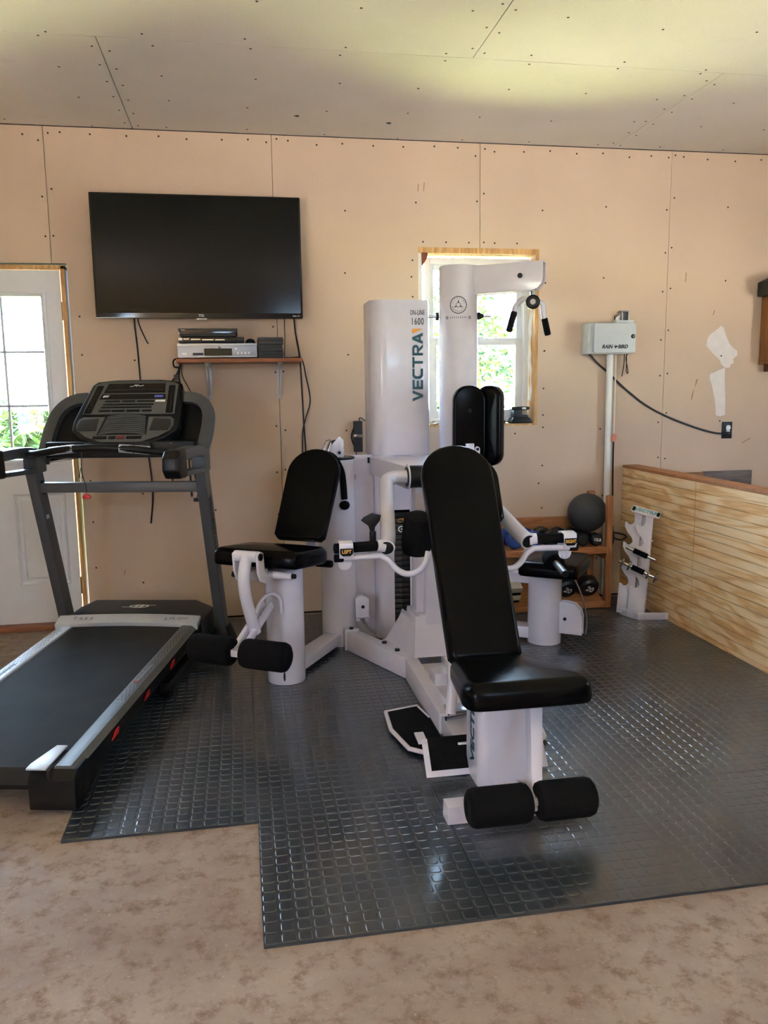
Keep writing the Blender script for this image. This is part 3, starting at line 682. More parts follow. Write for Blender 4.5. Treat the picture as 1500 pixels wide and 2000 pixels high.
B().box((2.872, -.012, 1.035), (2.902, -.005, 1.098)).build('yoke', 'steel', ol, bevel=.002)
for z in (1.083, 1.05): B().lathe((2.887, -.011, z), (0, -1, 0), [(0, .016), (.005, .016), (.006, .014)], 16).build('receptacle', 'pvc', ol)
B().cyl((2.887, -.014, 1.0665), (2.887, -.018, 1.0665), .004, n=8).build('screw', 'steel', ol)
B().box((2.868, -.034, 1.036), (2.9, -.0165, 1.058)).build('plug', 'black', ol, bevel=.004)
# ------------------------------------------------------------------ wall cabinet with tray (upper right)
cb = thing('wall_cabinet', 'brown wooden wall cabinet at the right edge of the view', 'cabinet', (3.06, -.1, 1.49))
B().box((3.085, -.11, 1.505), (3.6, -.002, 1.912)).build('body', 'cabinetwood', cb, bevel=.003)
B().box((3.082, -.125, 1.488), (3.602, -.002, 1.505)).build('bottom_board', 'cabinetwood', cb, bevel=.003)
B().box((3.09, -.125, 1.51), (3.59, -.1102, 1.907)).build('door', 'cabinetwood', cb, bevel=.003)
B().box((3.125, -.10, 1.44), (3.17, -.002, 1.488)).build('support_block', 'sillwood', cb, bevel=.003)
tr = thing('storage_tray', 'dark slanted plastic tray lying on top of the wall cabinet', 'tray', (3.1, -.14, 1.912))
B().prism([(3.045, -.15, 1.9125), (3.045, -.15, 2.0), (3.11, -.15, 2.03), (3.5, -.15, 2.07), (3.5, -.15, 1.9125)], (0, .14, 0)).build('body', 'greenbox', tr, bevel=.006)
B().box((3.040, -.157, 1.915), (3.51, -.1505, 1.935)).build('rim', 'black', tr, bevel=.002)

# ------------------------------------------------------------------ dumbbell shelf
ds = thing('dumbbell_shelf', 'low wooden two-tier rack of fir boards holding dumbbells against the wall', 'shelf', (1.6, -.17, 0.011))
zb = .0110
SXL, SXR = 1.17, 1.96
def board(lo, hi, name='board', mat='shelfwood', bev=.003): return B().box(lo, hi).build(name, mat, ds, bevel=bev)
for x in (SXR-.036, SXL-.006):
    board((x, -.312, zb), (x+.036, -.274, .704), 'post', 'shelfwoodz'); board((x-.004, -.045, zb), (x+.040, -.008, .70), 'post', 'shelfwoodz')
    board((x, -.2735, .31), (x+.036, -.0455, .35), 'side_rail')
    board((x, -.2735, .012), (x+.036, -.0455, .05), 'side_rail')
board((SXL+.03, -.310, .352), (SXR-.036, -.28, .394), 'front_rail'); board((SXL+.03, -.2795, .372), (SXR-.036, -.03, .390), 'shelf_board')
board((SXL+.03, -.03, .47), (SXR-.045, -.010, .545), 'back_rail')
board((SXL+.03, -.310, .013), (SXR-.036, -.28, .050), 'front_rail')
o = B().poly_prism([(SXL+.03, -.279, .030), (SXR-.037, -.279, .030), (SXR-.037, -.05, .150), (SXL+.03, -.05, .150)], [(SXL+.03, -.279, .042), (SXR-.037, -.279, .042), (SXR-.037, -.05, .162), (SXL+.03, -.05, .162)]).build('shelf_board', 'shelfwood', ds)
def dumbbell(name, label, c, L, r, hr, mat, hmat, ax, n=8, hl=.055, txt=None, group=None):
    """c centre, ax unit axis pointing to the front head"""
    ax = Vector(ax).normalized(); c = Vector(c)
    t = thing(name, label, 'dumbbell', (c.x, c.y, c.z-r), group)
    B().cyl(c-ax*(L/2-hl*.5), c+ax*(L/2-hl*.5), hr, n=14).build('handle', hmat, t)
    for s in (-1, 1):
        p = c+ax*(s*(L/2-hl)); b = B().lathe(p, ax*s, [(0, r*.72), (hl*.18, r), (hl*.8, r), (hl, r*.80)], n)
        h = b.build('head', mat, t, bevel=.002 if n < 12 else 0)
        if txt and s > 0:
            up = Vector((0, 0, 1)); sx = up.cross(ax).normalized()*-1; sx = ax.cross(up)*-1
            sx = Vector((0, 0, 1)).cross(ax).normalized(); uy = ax.cross(sx).normalized()
            a = math.radians(txt[2]); tx = sx*math.cos(a)+uy*math.sin(a); ty = uy*math.cos(a)-sx*math.sin(a)
            B().text(txt[0], txt[1], p+ax*(hl+.0006), tx, ty, off=.0008).build('lettering', 'whitetext', h, smooth=False)
    return t
TZ = .3905
ax = (.05, -1, 0)
dumbbell('dumbbell', 'blue dumbbell at the left of the upper tier of the wooden rack', (1.355, -.165, TZ+.052), .21, .052, .015, 'blue', 'blue', ax, 8)
dumbbell('dumbbell', 'blue dumbbell next to the row of black ones on the upper tier', (1.476, -.165, TZ+.055), .21, .055, .015, 'blue', 'blue', (0.05, -1, 0), 8)
dumbbell('dumbbell', 'black dumbbell beside the blue ones on the upper tier', (1.590, -.165, TZ+.054), .21, .054, .016, 'iron', 'iron', ax, 8)
dumbbell('dumbbell', 'black dumbbell in the middle of the upper tier', (1.699, -.165, TZ+.050), .21, .050, .015, 'iron', 'iron', ax, 8)
dumbbell('dumbbell', 'black dumbbell partly under the left of the medicine ball', (1.792, -.165, TZ+.0445), .21, .0445, .014, 'iron', 'iron', (0, -1, 0), 8)
dumbbell('dumbbell', 'black 12 lb dumbbell under the medicine ball beside the right post', (1.879, -.17, TZ+.0405), .21, .0405, .014, 'iron', 'iron', (0, -1, 0), 8, txt=('12LB', .024, -8))
mb = thing('medicine_ball', 'dark grey rubber medicine ball resting on the dumbbells of the wooden rack', 'ball', (1.858, -.160, .4625))
B().sphere((1.858, -.160, .5835), .1205, 40, 24).build('ball', 'rubberball', mb)
b = B()
for k in range(3):
    a = [V(1.858+.1205*math.cos(t)*math.sin(k*1.05+.3), -.160-.1205*math.cos(t)*math.cos(k*1.05+.3), .5835+.1205*math.sin(t)) for t in [(-1.3+2.6*i/24) for i in range(25)]]
    b.tube(a, .0011, 6)
b.build('seam', 'rubberball', mb)
sl = (0, -.886, -.464)
def low(x, yy=-.18): return (x, yy, .096+(yy+.18)*-(-.524)+.066)
for x, lab in ((1.695, 'left black round dumbbell marked 20 on the lower tier'), (1.838, 'right black round dumbbell marked 20 beside the right post on the lower tier')):
    dumbbell('round_dumbbell', lab, (x, -.152, .187), .275, .066, .016, 'iron', 'steel', (.0, -.88, -.475), 28, hl=.075, txt=('20', .052, -24))
BM = Matrix.Translation((1.335, -.20, .0855)) @ Matrix.Rotation(math.radians(27.65), 4, 'X')
wb = thing('step_blocks', 'small stack of white blocks at the left of the lower tier behind the bench', 'block', (1.335, -.2, .085))
for k in range(2): B(BM).box((-.06, -.06, .021+k*.062), (.06, .07, .058+k*.062)).build('block', 'pvc', wb, bevel=.004)
for k in range(2): B(BM).box((-.055, -.055, .0015+k*.0575), (.055, .065, .0208+k*.062)).build('spacer', 'black', wb)
# hanging rope
rp = thing('jump_rope', 'black cord coiled over the right side of the wooden dumbbell rack', 'rope', (1.985, -.2, .34))
B().tube([(1.975, -.2, .53), (2.0, -.2, .50), (2.018, -.2, .455), (2.012, -.21, .40), (1.99, -.2, .35), (1.975, -.19, .34), (1.985, -.2, .42), (1.99, -.2, .47)], .0055, smooth=6).tube([(2.005, -.205, .46), (2.04, -.205, .455), (2.09, -.205, .44), (2.10, -.205, .425), (2.07, -.205, .41), (2.03, -.205, .42), (2.005, -.205, .445)], .005, smooth=6).build('coil', 'cable', rp)
B().cyl((2.0, -.205, .42), (2.002, -.205, .50), .012, n=12).build('handle', 'black', rp)
B().tube([(1.975, -.24, .25), (1.985, -.24, .22), (1.975, -.24, .18), (1.97, -.24, .15)], .006, smooth=4).build('hook', 'dark', rp)

# ------------------------------------------------------------------ attachment rack
rk = thing('attachment_rack', 'white steel attachment rack with hooked uprights standing in front of the plywood wall', 'rack', (2.04, -.5, .0108))
zf = .0108
B().ribbon([(2.155, -.625, zf+.021), (1.99, -.60, zf+.021), (1.955, -.485, zf+.021), (1.95, -.46, zf+.021)], .012, .042, up=(0, 0, 1)).cyl((2.155, -.619, zf+.021), (2.155, -.631, zf+.021), .021, n=18).build('base_bar', 'white', rk, bevel=.002)
B().ribbon([(1.95, -.46, zf+.021), (2.0, -.40, zf+.021), (2.12, -.36, zf+.021)], .012, .042).cyl((2.12, -.354, zf+.021), (2.12, -.366, zf+.021), .021, n=18).build('base_bar', 'white', rk, bevel=.002)
# two hooked plates leaning toward the plywood
def hooked(off):
    P0 = Vector((1.988, -.545, zf+.012))+off; P1 = Vector((2.055, -.50, .615))+off
    up = (P1-P0); L = up.length; up.normalize(); side = Vector((.80, -.60, 0)).normalized(); side = (side-up*side.dot(up)).normalized()
    w = .060; pts = [(w*.75, 0), (w*.75, L)]
    pts += [(-.01, L)]
    for zt in (.95, .74, .53, .33):
        z = L*zt
        pts += [(-.045, z), (-.036, z-.018), (-.012, z-.030), (.008, z-.020), (.004, z-.052), (-.030, z-.085)]
    pts += [(-.036, L*.16), (-.036, 0)]
    # hooks open upward on the -side edge
    q = [(w*.75, 0), (w*.75, L), (0.0, L)]
    z = L-.012
    for zt in (.90, .70, .50, .29):
        z = L*zt
        q += [(.006, z+.012), (-.006, z-.006), (-.022, z-.010), (-.036, z+.004), (-.048, z+.006), (-.048, z-.022), (-.030, z-.055), (-.004, z-.082)] if zt > .3 else [(.006, z+.012), (-.006, z-.006), (-.022, z-.010), (-.036, z+.004), (-.048, z+.004)]
    q += [(-.048, 0)]
    n = side.cross(up)
    return B().prism([P0+side*a+up*c for a, c in q], n*.006), P0, P1, side, up, n
for off, nm in ((Vector((0.01, -.012, 0)), 'front'), (Vector((-.025, .055, 0)), 'rear')):
    b, P0, P1, side, up, nrm = hooked(off); b.build('hooked_plate', 'white', rk, bevel=.0012)
Pm = (Vector((1.988, -.545, zf))+Vector((2.055, -.50, .615)))/2
b = B().beam(Vector((2.025, -.552, .03)), Vector((2.085, -.505, .60)), .006, .07, up=(-.5, .8, 0)); b.build('rear_web', 'white', rk, bevel=.001)
_tx = Vector((.80, -.56, -.22)).normalized(); _ty = Vector((.30, .80, .42)); _ty = (_ty-_tx*_ty.dot(_tx)).normalized()
tl = basis(_tx, _ty, _tx.cross(_ty), (2.065, -.515, .628))
topo = B(tl).prism([(x, y, 0) for x, y in rounded(.165, .07, .012, 3)], (0, 0, .006)).build('top_plate', 'white', rk, bevel=.0015)
B(tl).text('VECTRA', .045, (0, 0, .0062), (1, 0, 0), (0, 1, 0), off=.001, sx=.78).build('lettering', 'cyan', topo, smooth=False)
for sx in (-1, 1): B(tl).prism([(x, y, .006) for x, y in rounded(.018, .045, .008, 3, sx*.07, 0)], (0, 0, .001)).build('end_mark', 'black', topo)
B().cyl((2.06, -.44, .46), (2.135, -.475, .445), .009, n=12).build('peg', 'chrome', rk)
def bar_attach(name, label, a, c, grip, rope=False):
    a, c = Vector(a), Vector(c); d = (c-a).normalized(); L = (c-a).length
    t = thing(name, label, 'handle', tuple((a+c)/2-Vector((0, 0, .012))))
    B().cyl(a, c, .0095, n=14, c=.002).build('bar', 'chrome', t); m = (a+c)/2
    B().cyl(m-d*grip/2, m+d*grip/2, .0155, n=18, c=.003).build('grip', 'foam', t)
    return t, a, c, d
bar_attach('handle_bar', 'chrome bar with a black grip resting in the upper hooks of the white rack', (1.940, -.525, .432), (2.078, -.62, .365), .085)
t, a, c, d = bar_attach('collar_bar', 'threaded chrome dumbbell bar with star nuts hooked low on the white rack', (1.905, -.515, .348), (2.085, -.635, .258), .075)
for f_ in (.07, .25, .74, .93):
    p = a+(c-a)*f_; t1 = d.cross(Vector((0, 0, 1))).normalized(); t2 = d.cross(t1)
    pts = [p+(t1*math.cos(k*math.pi/6)+t2*math.sin(k*math.pi/6))*(.030 if k % 2 == 0 else .021) for k in range(12)]
    B().prism(pts, d*.010).build('star_nut', 'knob', t, bevel=.002)
# ------------------------------------------------------------------ treadmill
TM = yawframe((-.8375, -.75, 0), (.2164, .9763))
tm_ = thing('treadmill', 'dark grey treadmill with silver motor cover band left of the gym machine', 'treadmill', (-.8375, -.75, .0108))
def T(): return B(TM)
zt = lambda y: .203+.034*y
YR = -1.47
b = T(); N = 16
b.rings([[(-.272, y, zt(y)-.006), (.272, y, zt(y)-.006), (.272, y, zt(y)-.02), (-.272, y, zt(y)-.02)] for y in [(.02+(YR+.03-.02)*k/N) for k in range(N+1)]]+[[(-.272, YR-.0, .10), (.272, YR-.0, .10), (.272, YR+.03, .07), (-.272, YR+.03, .07)]])
b.build('running_belt', 'belt', tm_)
for s in (-1, 1):
    b = T()
    def sec(y): 
        z = zt(y); return [(s*.276, y, z-.02), (s*.276, y, z+.0), (s*.284, y, z+.005), (s*.332, y, z+.005), (s*.352, y, z-.012), (s*.352, y, z-.03)]
    b.rings([sec(.06), sec(-.7), sec(YR+.02)]); rail = b.build('side_rail', 'tmrail' if s > 0 else 'tmlight', tm_)
    b = T()
    for i in range(38):
        for j in range(3 if i % 2 else 2):
            y = -.09-.0225*i; x = s*(.294+.013*j+(0 if i % 2 else .0065)); b.cyl((x, y, zt(y)+.0035), (x, y, zt(y)+.0058), .0036, .0028, n=7)
    b.build('grip_dots', 'hood' if s > 0 else 'tmrail', rail, kind='stuff')
    b = T(); b.box((s*.305-.006, -.76, 0), (s*.305+.006, -.55, .0012)); 
    for v in b.bm.verts: v.co.z += zt(v.co.y)+.005
    dec = b.build('decal_strip', 'greytext', rail, smooth=False)
    b = T(); b.box((s*.305-.006, -.757, 0), (s*.305+.006, -.737, .0008))
    for v in b.bm.verts: v.co.z += zt(v.co.y)+.0063
    b.build('decal_mark', 'red', rail, smooth=False)
    # skirt
    b = T()
    def sk(y, zb): z = zt(y); return [(s*.278, y, z-.021), (s*.353, y, z-.012), (s*.358, y, z-.05), (s*.350, y, zb), (s*.29, y, zb)]
    b.rings([sk(.12, .128), sk(-.6, .118), sk(-1.15, .088), sk(-1.30, .045), sk(YR+.03, .0125)]); b.build('side_skirt', 'black', tm_)
    for k in range(3):
        y = -.446-.345*k; b = T().prism([(s*.3585, y-.035, zt(y)-.045), (s*.3585, y+.03, zt(y)-.042), (s*.3585, y+.035, zt(y)-.02), (s*.3585, y, zt(y)-.022)], (s*.003, 0, 0)); b.build('red_tab', 'red', tm_, bevel=.001)
    # rear end cap
    b = T().prism([(s*.2, YR+.035, .0125), (s*.2, YR-.012, .02), (s*.2, YR-.012, zt(YR)-.028), (s*.2, YR+.02, zt(YR)-.004), (s*.2, YR+.10, zt(YR+.1)-.004), (s*.2, YR+.10, .05)], (s*.155, 0, 0)); b.build('end_cap', 'black', tm_, bevel=.006)
    b = T().prism([(x, y, 0) for x, y in (((.262, YR+.16), (.262, YR-.006), (.195, YR-.006), (.195, YR+.03), (.225, YR+.16)))], (0, 0, .006))
    for v in b.bm.verts: v.co.x *= s; v.co.z += zt(v.co.y)+.001
    b.build('cap_plate', 'tmlight', tm_, bevel=.001)
    T().box((s*.27-.004, YR-.0135, zt(YR)-.035), (s*.27+.004, YR+.15, zt(YR)+.003)).build('belt_slot', 'dark', tm_)
    # base frame with foot, upright, boot
    T().beam((s*.335, -.50, .060), (s*.335, .40, .060), .045, .05).build('base_rail', 'black', tm_, bevel=.004)
    T().cyl((s*.335, -.46, .0112), (s*.335, -.46, .036), .025, n=16).cyl((s*.335, .36, .0112), (s*.335, .36, .036), .025, n=16).build('foot_pad', 'foam', tm_)
    b = T().beam((s*.415, .265, .07), (s*.415, -.016, .99), .05, .085, up=(0, 1, 0)); up_ = b.build('upright', 'tmgrey', tm_, bevel=.008, seg=3)
    b = T().poly_prism([(s*.415-.05, .20, .012), (s*.415+.05, .20, .012), (s*.415+.05, .40, .012), (s*.415-.05, .40, .012)], [(s*.415-.033, .205, .13), (s*.415+.033, .205, .13), (s*.415+.033, .305, .13), (s*.415-.033, .305, .13)]); b.build('boot', 'black', tm_, bevel=.008)
    if s > 0:
        d = Vector((0, -.281, .92)).normalized(); nrm = Vector((1, 0, 0)); ay = nrm.cross(-d)
        T().text('NordicTrack', .060, Vector((.4402, .245, .1))+d*.62+Vector((0, -.005, 0)), -d, ay, off=.0012, sx=1.02).build('lettering', 'darktext', up_, smooth=False)
    else:
        T().box((s*.415+.0255, .03, .74), (s*.415+.027, .06, .76)).build('decal_strip', 'tmlight', up_, smooth=False)
    for zz in (.875, .925): T().cyl((s*.387, -.006+(0.99-zz)*.305-.012, zz), (s*.380, -.006+(0.99-zz)*.305-.012, zz), .010, n=12).build('bolt', 'black', up_)
    # wing: tilted grey rim round a black inner panel
    W = [(.25, 1.325), (.31, 1.32), (.36, 1.295), (.392, 1.25), (.402, 1.185), (.40, 1.12), (.395, 1.07), (.395, 1.02)]
    wy = lambda z: .05+(z-1.03)*.90
    pts = [(s*x, wy(z), z) for x, z in W]
    b = T().ribbon(pts, .06, .04, up=(0, -.9, .45), smooth=4); b.build('wing_rim', 'tmgrey', tm_, bevel=.006)
    inner = [(s*x, wy(z)+.03, z) for x, z in W]+[(s*.20, wy(1.03)+.06, 1.05), (s*.18, wy(1.33)+.08, 1.32)]
    T().prism(inner, (0, .03, -.01)).build('wing_panel', 'black', tm_)
    # handrail
    X_ = s*.41
    b = T().ribbon([(X_, .03, 1.045), (X_, -.06, 1.075), (X_, -.2, 1.085), (X_, -.44, 1.08)], .07, .05, smooth=4); b.build('handrail_top', 'tmgrey', tm_, bevel=.012)
    b = T().ribbon([(X_, .02, .985), (X_, -.2, .992), (X_, -.44, 1.0)], .066, .022, smooth=3); b.build('handrail_lower', 'tmgrey', tm_, bevel=.006)
    b = T().prism([(X_-.036*1, y, z) for y, z in ((-.35, .982), (-.46, .985), (-.50, 1.02), (-.495, 1.08), (-.46, 1.108), (-.36, 1.112))], (.072, 0, 0)); b.build('handrail_end', 'black', tm_, bevel=.014, seg=3)
    T().box((X_-.034, -.06, .975), (X_+.034, .05, 1.08)).build('handrail_socket', 'tmgrey', tm_, bevel=.01)
# hood
b = T()
def hs(y, zz, w): return [(-w, y, .10), (-w, y, zz-.04), (-w+.09, y, zz), (w-.09, y, zz), (w, y, zz-.04), (w, y, .10)]
b.rings([hs(.066, .232, .365), hs(.10, .248, .365), hs(.29, .258, .36), hs(.34, .22, .35), hs(.37, .14, .34)])
hood = b.build('motor_cover', 'hood', tm_, bevel=.006)
b = T(); zz = .2572
e = [(.075*math.cos(k*math.pi/12), .175+.022*math.sin(k*math.pi/12)) for k in range(25)]
z_of = lambda y: .25+.008*(y-.10)/.19+.0006
ring = [V(x*.62, y, z_of(y)) for x, y in e]; b.ribbon(ring, .010, .001)
b.prism([V(-.028, .153, z_of(.153)), V(-.012, .153, z_of(.153)), V(.0, .19, z_of(.19)), V(-.012, .197, z_of(.197))], (0, 0, .001)).prism([V(.0, .155, z_of(.155)), V(.014, .153, z_of(.153)), V(.03, .197, z_of(.197)), V(.014, .197, z_of(.197))], (0, 0, .001))
b.box((-.085, .158, z_of(.16)), (-.04, .163, z_of(.16)+.001)).box((.04, .188, z_of(.19)), (.085, .193, z_of(.19)+.001))
b.build('emblem', 'whitetext', hood, smooth=False)
b = T(); n = 18
def bs(x):
    k = (x/.36)**2; y = .02-.035*k; z = .198
    return [(x, y-.012, z-.012), (x, y-.018, z+.018), (x, y+.052, z+.044), (x, y+.06, z+.03)]
b.rings([bs(-.36+.72*i/n) for i in range(n+1)]); band = b.build('cover_band', 'tmlight', tm_, bevel=.002)
d = Vector((0, .07, .026)).normalized(); 
T().text('T 6.5 S', .030, (-.235, .020, .2312), (1, -.07, 0), d, sx=1.25).build('lettering', 'greytext', band, smooth=False)
T().text('2.75 CHP', .026, (.245, .018, .2312), (1, .07, 0), d, sx=1.25).build('lettering', 'greytext', band, smooth=False)
T().beam((-.40, .012, .90), (.40, .012, .90), .05, .052, up=(0, 1, 0)).build('crossbar', 'tmgrey', tm_, bevel=.006)
# console
cf = TM @ basis((1, 0, 0), (0, .735, .678), (0, -.678, .735), (0, .03, 1.108))
cf = cf @ Matrix.Diagonal((1.11, 1.07, 1.0, 1.0))
def Cn(): return B(cf)
def poly(pts, z0, z1): return [(x, y, z0) for x, y in pts], (0, 0, z1-z0)
body = [(-.10, -.005), (.10, -.005), (.19, .04), (.238, .09), (.245, .15), (.235, .25), (.215, .40), (.195, .425), (.10, .438), (-.10, .438), (-.195, .425), (-.215, .40), (-.235, .25), (-.245, .15), (-.238, .09), (-.19, .04)]
con = Cn().prism(*poly(body, -.06, 0)).build('console_body', 'black', tm_, bevel=.012, seg=3)
face = [(-.085, .008), (.085, .008), (.165, .045), (.21, .085), (.222, .12), (.218, .155), (.20, .172), (-.20, .172), (-.218, .155), (-.222, .12), (-.21, .085), (-.165, .045)]
Cn().prism(*poly(face, 0, .006)).build('lower_face', 'console', con, bevel=.003)
uf = [(-.212, .192), (.212, .192), (.196, .395), (.17, .412), (.09, .422), (-.09, .422), (-.17, .412), (-.196, .395)]
Cn().prism(*poly(uf, 0, .005)).build('upper_face', 'console', con, bevel=.002)
for s in (-1, 1):
    Cn().prism(*poly([(s*.205, .196), (s*.172, .196), (s*.155, .385), (s*.185, .385)], .005, .007)).build('side_display', 'gloss', con)
    b = Cn()
    for k in range(11): b.cyl((s*(.19-.0017*k), .21+.015*k, .007), (s*(.19-.0017*k), .21+.015*k, .0078), .0035, n=8)
    b.build('side_buttons', 'hood', con, kind='stuff')
    Cn().prism(*poly([(s*.120, .08), (s*.205, .08), (s*.212, .115), (s*.205, .15), (s*.125, .16)], .006, .009)).build('speaker_grille', 'hood', con, bevel=.002)
Cn().prism(*poly([(-.145, .335), (.145, .335), (.135, .40), (-.135, .40)], .005, .0065)).build('main_display', 'gloss', con)
Cn().ribbon([(-.13, .352, .007), (0, .358, .007), (.13, .352, .007)], .008, .001, smooth=5).build('progress_arc', 'hood', con)
Cn().prism(*poly([(-.155, .292), (.155, .292), (.148, .326), (-.148, .326)], .005, .0065)).build('info_display', 'gloss', con)
Cn().text('iFIT', .018, (-.128, .309, .0066), (1, 0, 0), (.2, 1, 0), off=.0007).build('lettering', 'whitetext', con, smooth=False)
Cn().box((.10, .302, .0065), (.14, .317, .0074)).build('badge', 'blueprint', con)
b = Cn().ribbon([(-.03, .378, .0072), (-.012, .382, .0072), (-.004, .392, .0072), (0, .378, .0072), (.006, .390, .0072), (.014, .381, .0072), (.034, .386, .0072)], .003, .001, smooth=4); b.build('emblem', 'whitetext', con)
for v, segs, hgt in ((.277, ((-.125, -.055), (-.045, .015), (.025, .105)), .011), (.255, ((-.13, .105),), .010), (.236, ((-.135, .10),), .010), (.212, ((-.14, -.085), (-.08, -.02), (-.012, .05), (.06, .105)), .012)):
    for a, c in segs: Cn().box((a, v-hgt/2, .005), (c, v+hgt/2, .0072)).build('key_row', 'black', con, bevel=.001)
Cn().box((.11, .272, .005), (.155, .283, .0075)).build('label_plate', 'whitetext', con)
for k in range(10):
    v = .062+.0122*k; Cn().ribbon([(-.105+.002*k, v-.003, .007), (-.05, v, .013), (0, v+.001, .014), (.05, v, .013), (.105-.002*k, v-.003, .007)], .006, .005, smooth=3).build('fan_louver', 'console', con)
Cn().prism(*poly([(-.112, .054), (.112, .054), (.098, .182), (-.098, .182)], .006, .0075)).build('fan_recess', 'dark', con)
for a, c in ((-.125, -.062), (-.054, -.022), (-.016, .018), (.026, .095)): Cn().box((a, .026, .006), (c, .044, .0095)).build('button', 'black' if not a == -.016 else 'darkred', con, bevel=.003)
T().ribbon([(-.16, .02, 1.10), (-.1, .0, 1.085), (.1, .0, 1.085), (.16, .02, 1.10)], .05, .03).build('console_neck', 'black', tm_, bevel=.004)
T().box((-.37, .03, 1.04), (.37, .10, 1.12)).build('console_bridge', 'black', tm_, bevel=.01)
b = T().tube([(-.385, -.12, 1.075), (-.3, -.20, 1.082), (-.16, -.245, 1.102), (0, -.258, 1.110), (.16, -.245, 1.102), (.3, -.20, 1.082), (.385, -.12, 1.075)], .017, 14, smooth=5); pb_ = b.build('pulse_bar', 'black', tm_)
for s in (-1, 1):
    for a, c in ((.105, .165), (.17, .235)):
        f_ = lambda x: (s*x, -.258+.08*(x/.3)**2*.8, 1.1105-.028*(x/.3)**1.7)
        T().tube([f_(a+(c-a)*k/4) for k in range(5)], .0198, 14).build('pulse_grip', 'tmlight', pb_)
T().tube([(-.07, -.25, 1.10), (-.066, -.262, 1.07), (-.07, -.262, 1.0), (-.055, -.262, .93), (-.055, -.262, .905)], .0022, 6, smooth=4).build('safety_cord', 'cable', tm_)
T().ribbon([(-.072, -.262, 1.02), (-.085, -.262, .975), (-.068, -.262, .975), (-.068, -.262, 1.02)], .006, .004).build('cord_clip', 'black', tm_)
T().prism([(x, -.272, z) for x, z in ((-.073, .878), (-.037, .878), (-.037, .89), (-.045, .898), (-.062, .901), (-.073, .892))], (0, .018, 0)).build('safety_key', 'red', tm_, bevel=.003)
# ------------------------------------------------------------------ multi-station gym machine
gym = thing('multi_gym', 'white multi-station weight machine with black padded seats, benches and foam rollers on the rubber tiles', 'gym machine', (.595, -1.1, .0108))
FZ = .0108
def G(): return B()
def gp(b, name, mat='white', **k): return b.build(name, mat, gym, **k)
def outline_prism(b, pts, z0, z1): return b.prism([(x, y, z0) for x, y in pts], (0, 0, z1-z0))
AX = .595
# tower -------------------------------------------------
def rr(w, d, r, n=6): return rounded(w, d, r, n, AX, -.50)
b = G(); b.rings([[(x, y, z) for x, y in rr(.322-o, .322-o, .085)] for z, o in ((1.012, .004), (1.016, 0), (1.805, 0), (1.812, .006))]); cover = gp(b, 'tower_cover')
b = G(); b.rings([[(x, y, z) for x, y in rr(.306, .306, .08)] for z in (FZ, .075)]); gp(b, 'tower_base')
# lower cover with a slot that shows the weight stack
w = .306; sl0, sl1 = .545, .632
out = [q for q in rounded(w, w, .08, 6, AX, -.50)]
i0 = [i for i, q in enumerate(out) if q[1] < -.652]
a_ = [q for q in out if not (q[1] < -.6525 and sl0 < q[0] < sl1)]
# rotate so the list starts just right of the slot
k0 = min((i for i, q in enumerate(a_) if q[1] < -.652 and q[0] > sl1), key=lambda i: a_[i][0])
a_ = a_[k0:]+a_[:k0]
path = [(sl1, -.653)]+a_+[(sl0, -.653)]
inner = [(AX+(x-AX)*.95, -.5+(y+.5)*.95) for x, y in path]; inner[0] = (sl1, -.643); inner[-1] = (sl0, -.643)
b = G(); vo = [[b._v((x, y, z)) for x, y in path] for z in (.075, 1.012)]; vi = [[b._v((x, y, z)) for x, y in inner] for z in (.075, 1.012)]
for i in range(len(path)-1):
    b.bm.faces.new((vo[0][i], vo[0][i+1], vo[1][i+1], vo[1][i])); b.bm.faces.new((vi[0][i+1], vi[0][i], vi[1][i], vi[1][i+1]))
for i in (0, -1): b.bm.faces.new((vo[0][i], vo[1][i], vi[1][i], vi[0][i]))
low_c = gp(b, 'lower_cover')
G().box((sl0+.001, -.653, .72), (sl1-.001, -.643, 1.01)).build('slot_plate', 'white', gym)
stack = G().box((AX-.11, -.60, .08), (AX+.11, -.42, .70)).build('weight_stack', 'dark', gym)
for k in range(20):
    z = .085+.0295*k; y = -.640
    b = G().prism([(sl0+.002, -.60, z), (sl0+.002, y, z), (AX-.025, y-.003, z), (AX-.008, y-.008, z), (AX+.004, y-.003, z), (sl1-.002, y, z), (sl1-.002, -.60, z)], (0, 0, .0262)); b.build('weight_plate', 'iron', stack, bevel=.002)
b = G().box((sl0+.004, -.645, .676), (sl1-.004, -.60, .705)); b.build('top_plate', 'iron', stack, bevel=.003)
G().text('CTS', .030, (.592, -.6465, .66), (1, 0, 0), (0, 0, 1), off=.001).build('lettering', 'gold', stack, smooth=False)
G().lathe((.585, -.642, .615), (0, -1, 0), [(0, .0175), (.01, .0175), (.011, .012)], 18, cap=False).lathe((.588, -.642, .615), (0, -1, 0), [(0, .006), (.02, .006)], 12).build('selector_pin', 'pvc', stack)
# tower lettering on the flat front (y = -.661)
yf = -.6612
def TW(s_, size, x, z, ax, ay, mat, name='lettering', off=.0, sx=1.0, sp=1.0): return G().text(s_, size, (x, yf, z), ax, ay, off=off, sx=sx, spacing=sp).build(name, mat, cover, smooth=False)
TW('ON-LINE', .036, .678, 1.745, (1, 0, 0), (0, 0, 1), 'darktext', sx=.50, sp=1.12)
TW('1600', .050, .678, 1.700, (1, 0, 0), (0, 0, 1), 'darktext', sx=.62, sp=1.15)
G().prism([(.650, yf, 1.664), (.706, yf, 1.664), (.650, yf, 1.640)], (0, -.0012, 0)).build('orange_wedge', 'orange', cover, smooth=False)
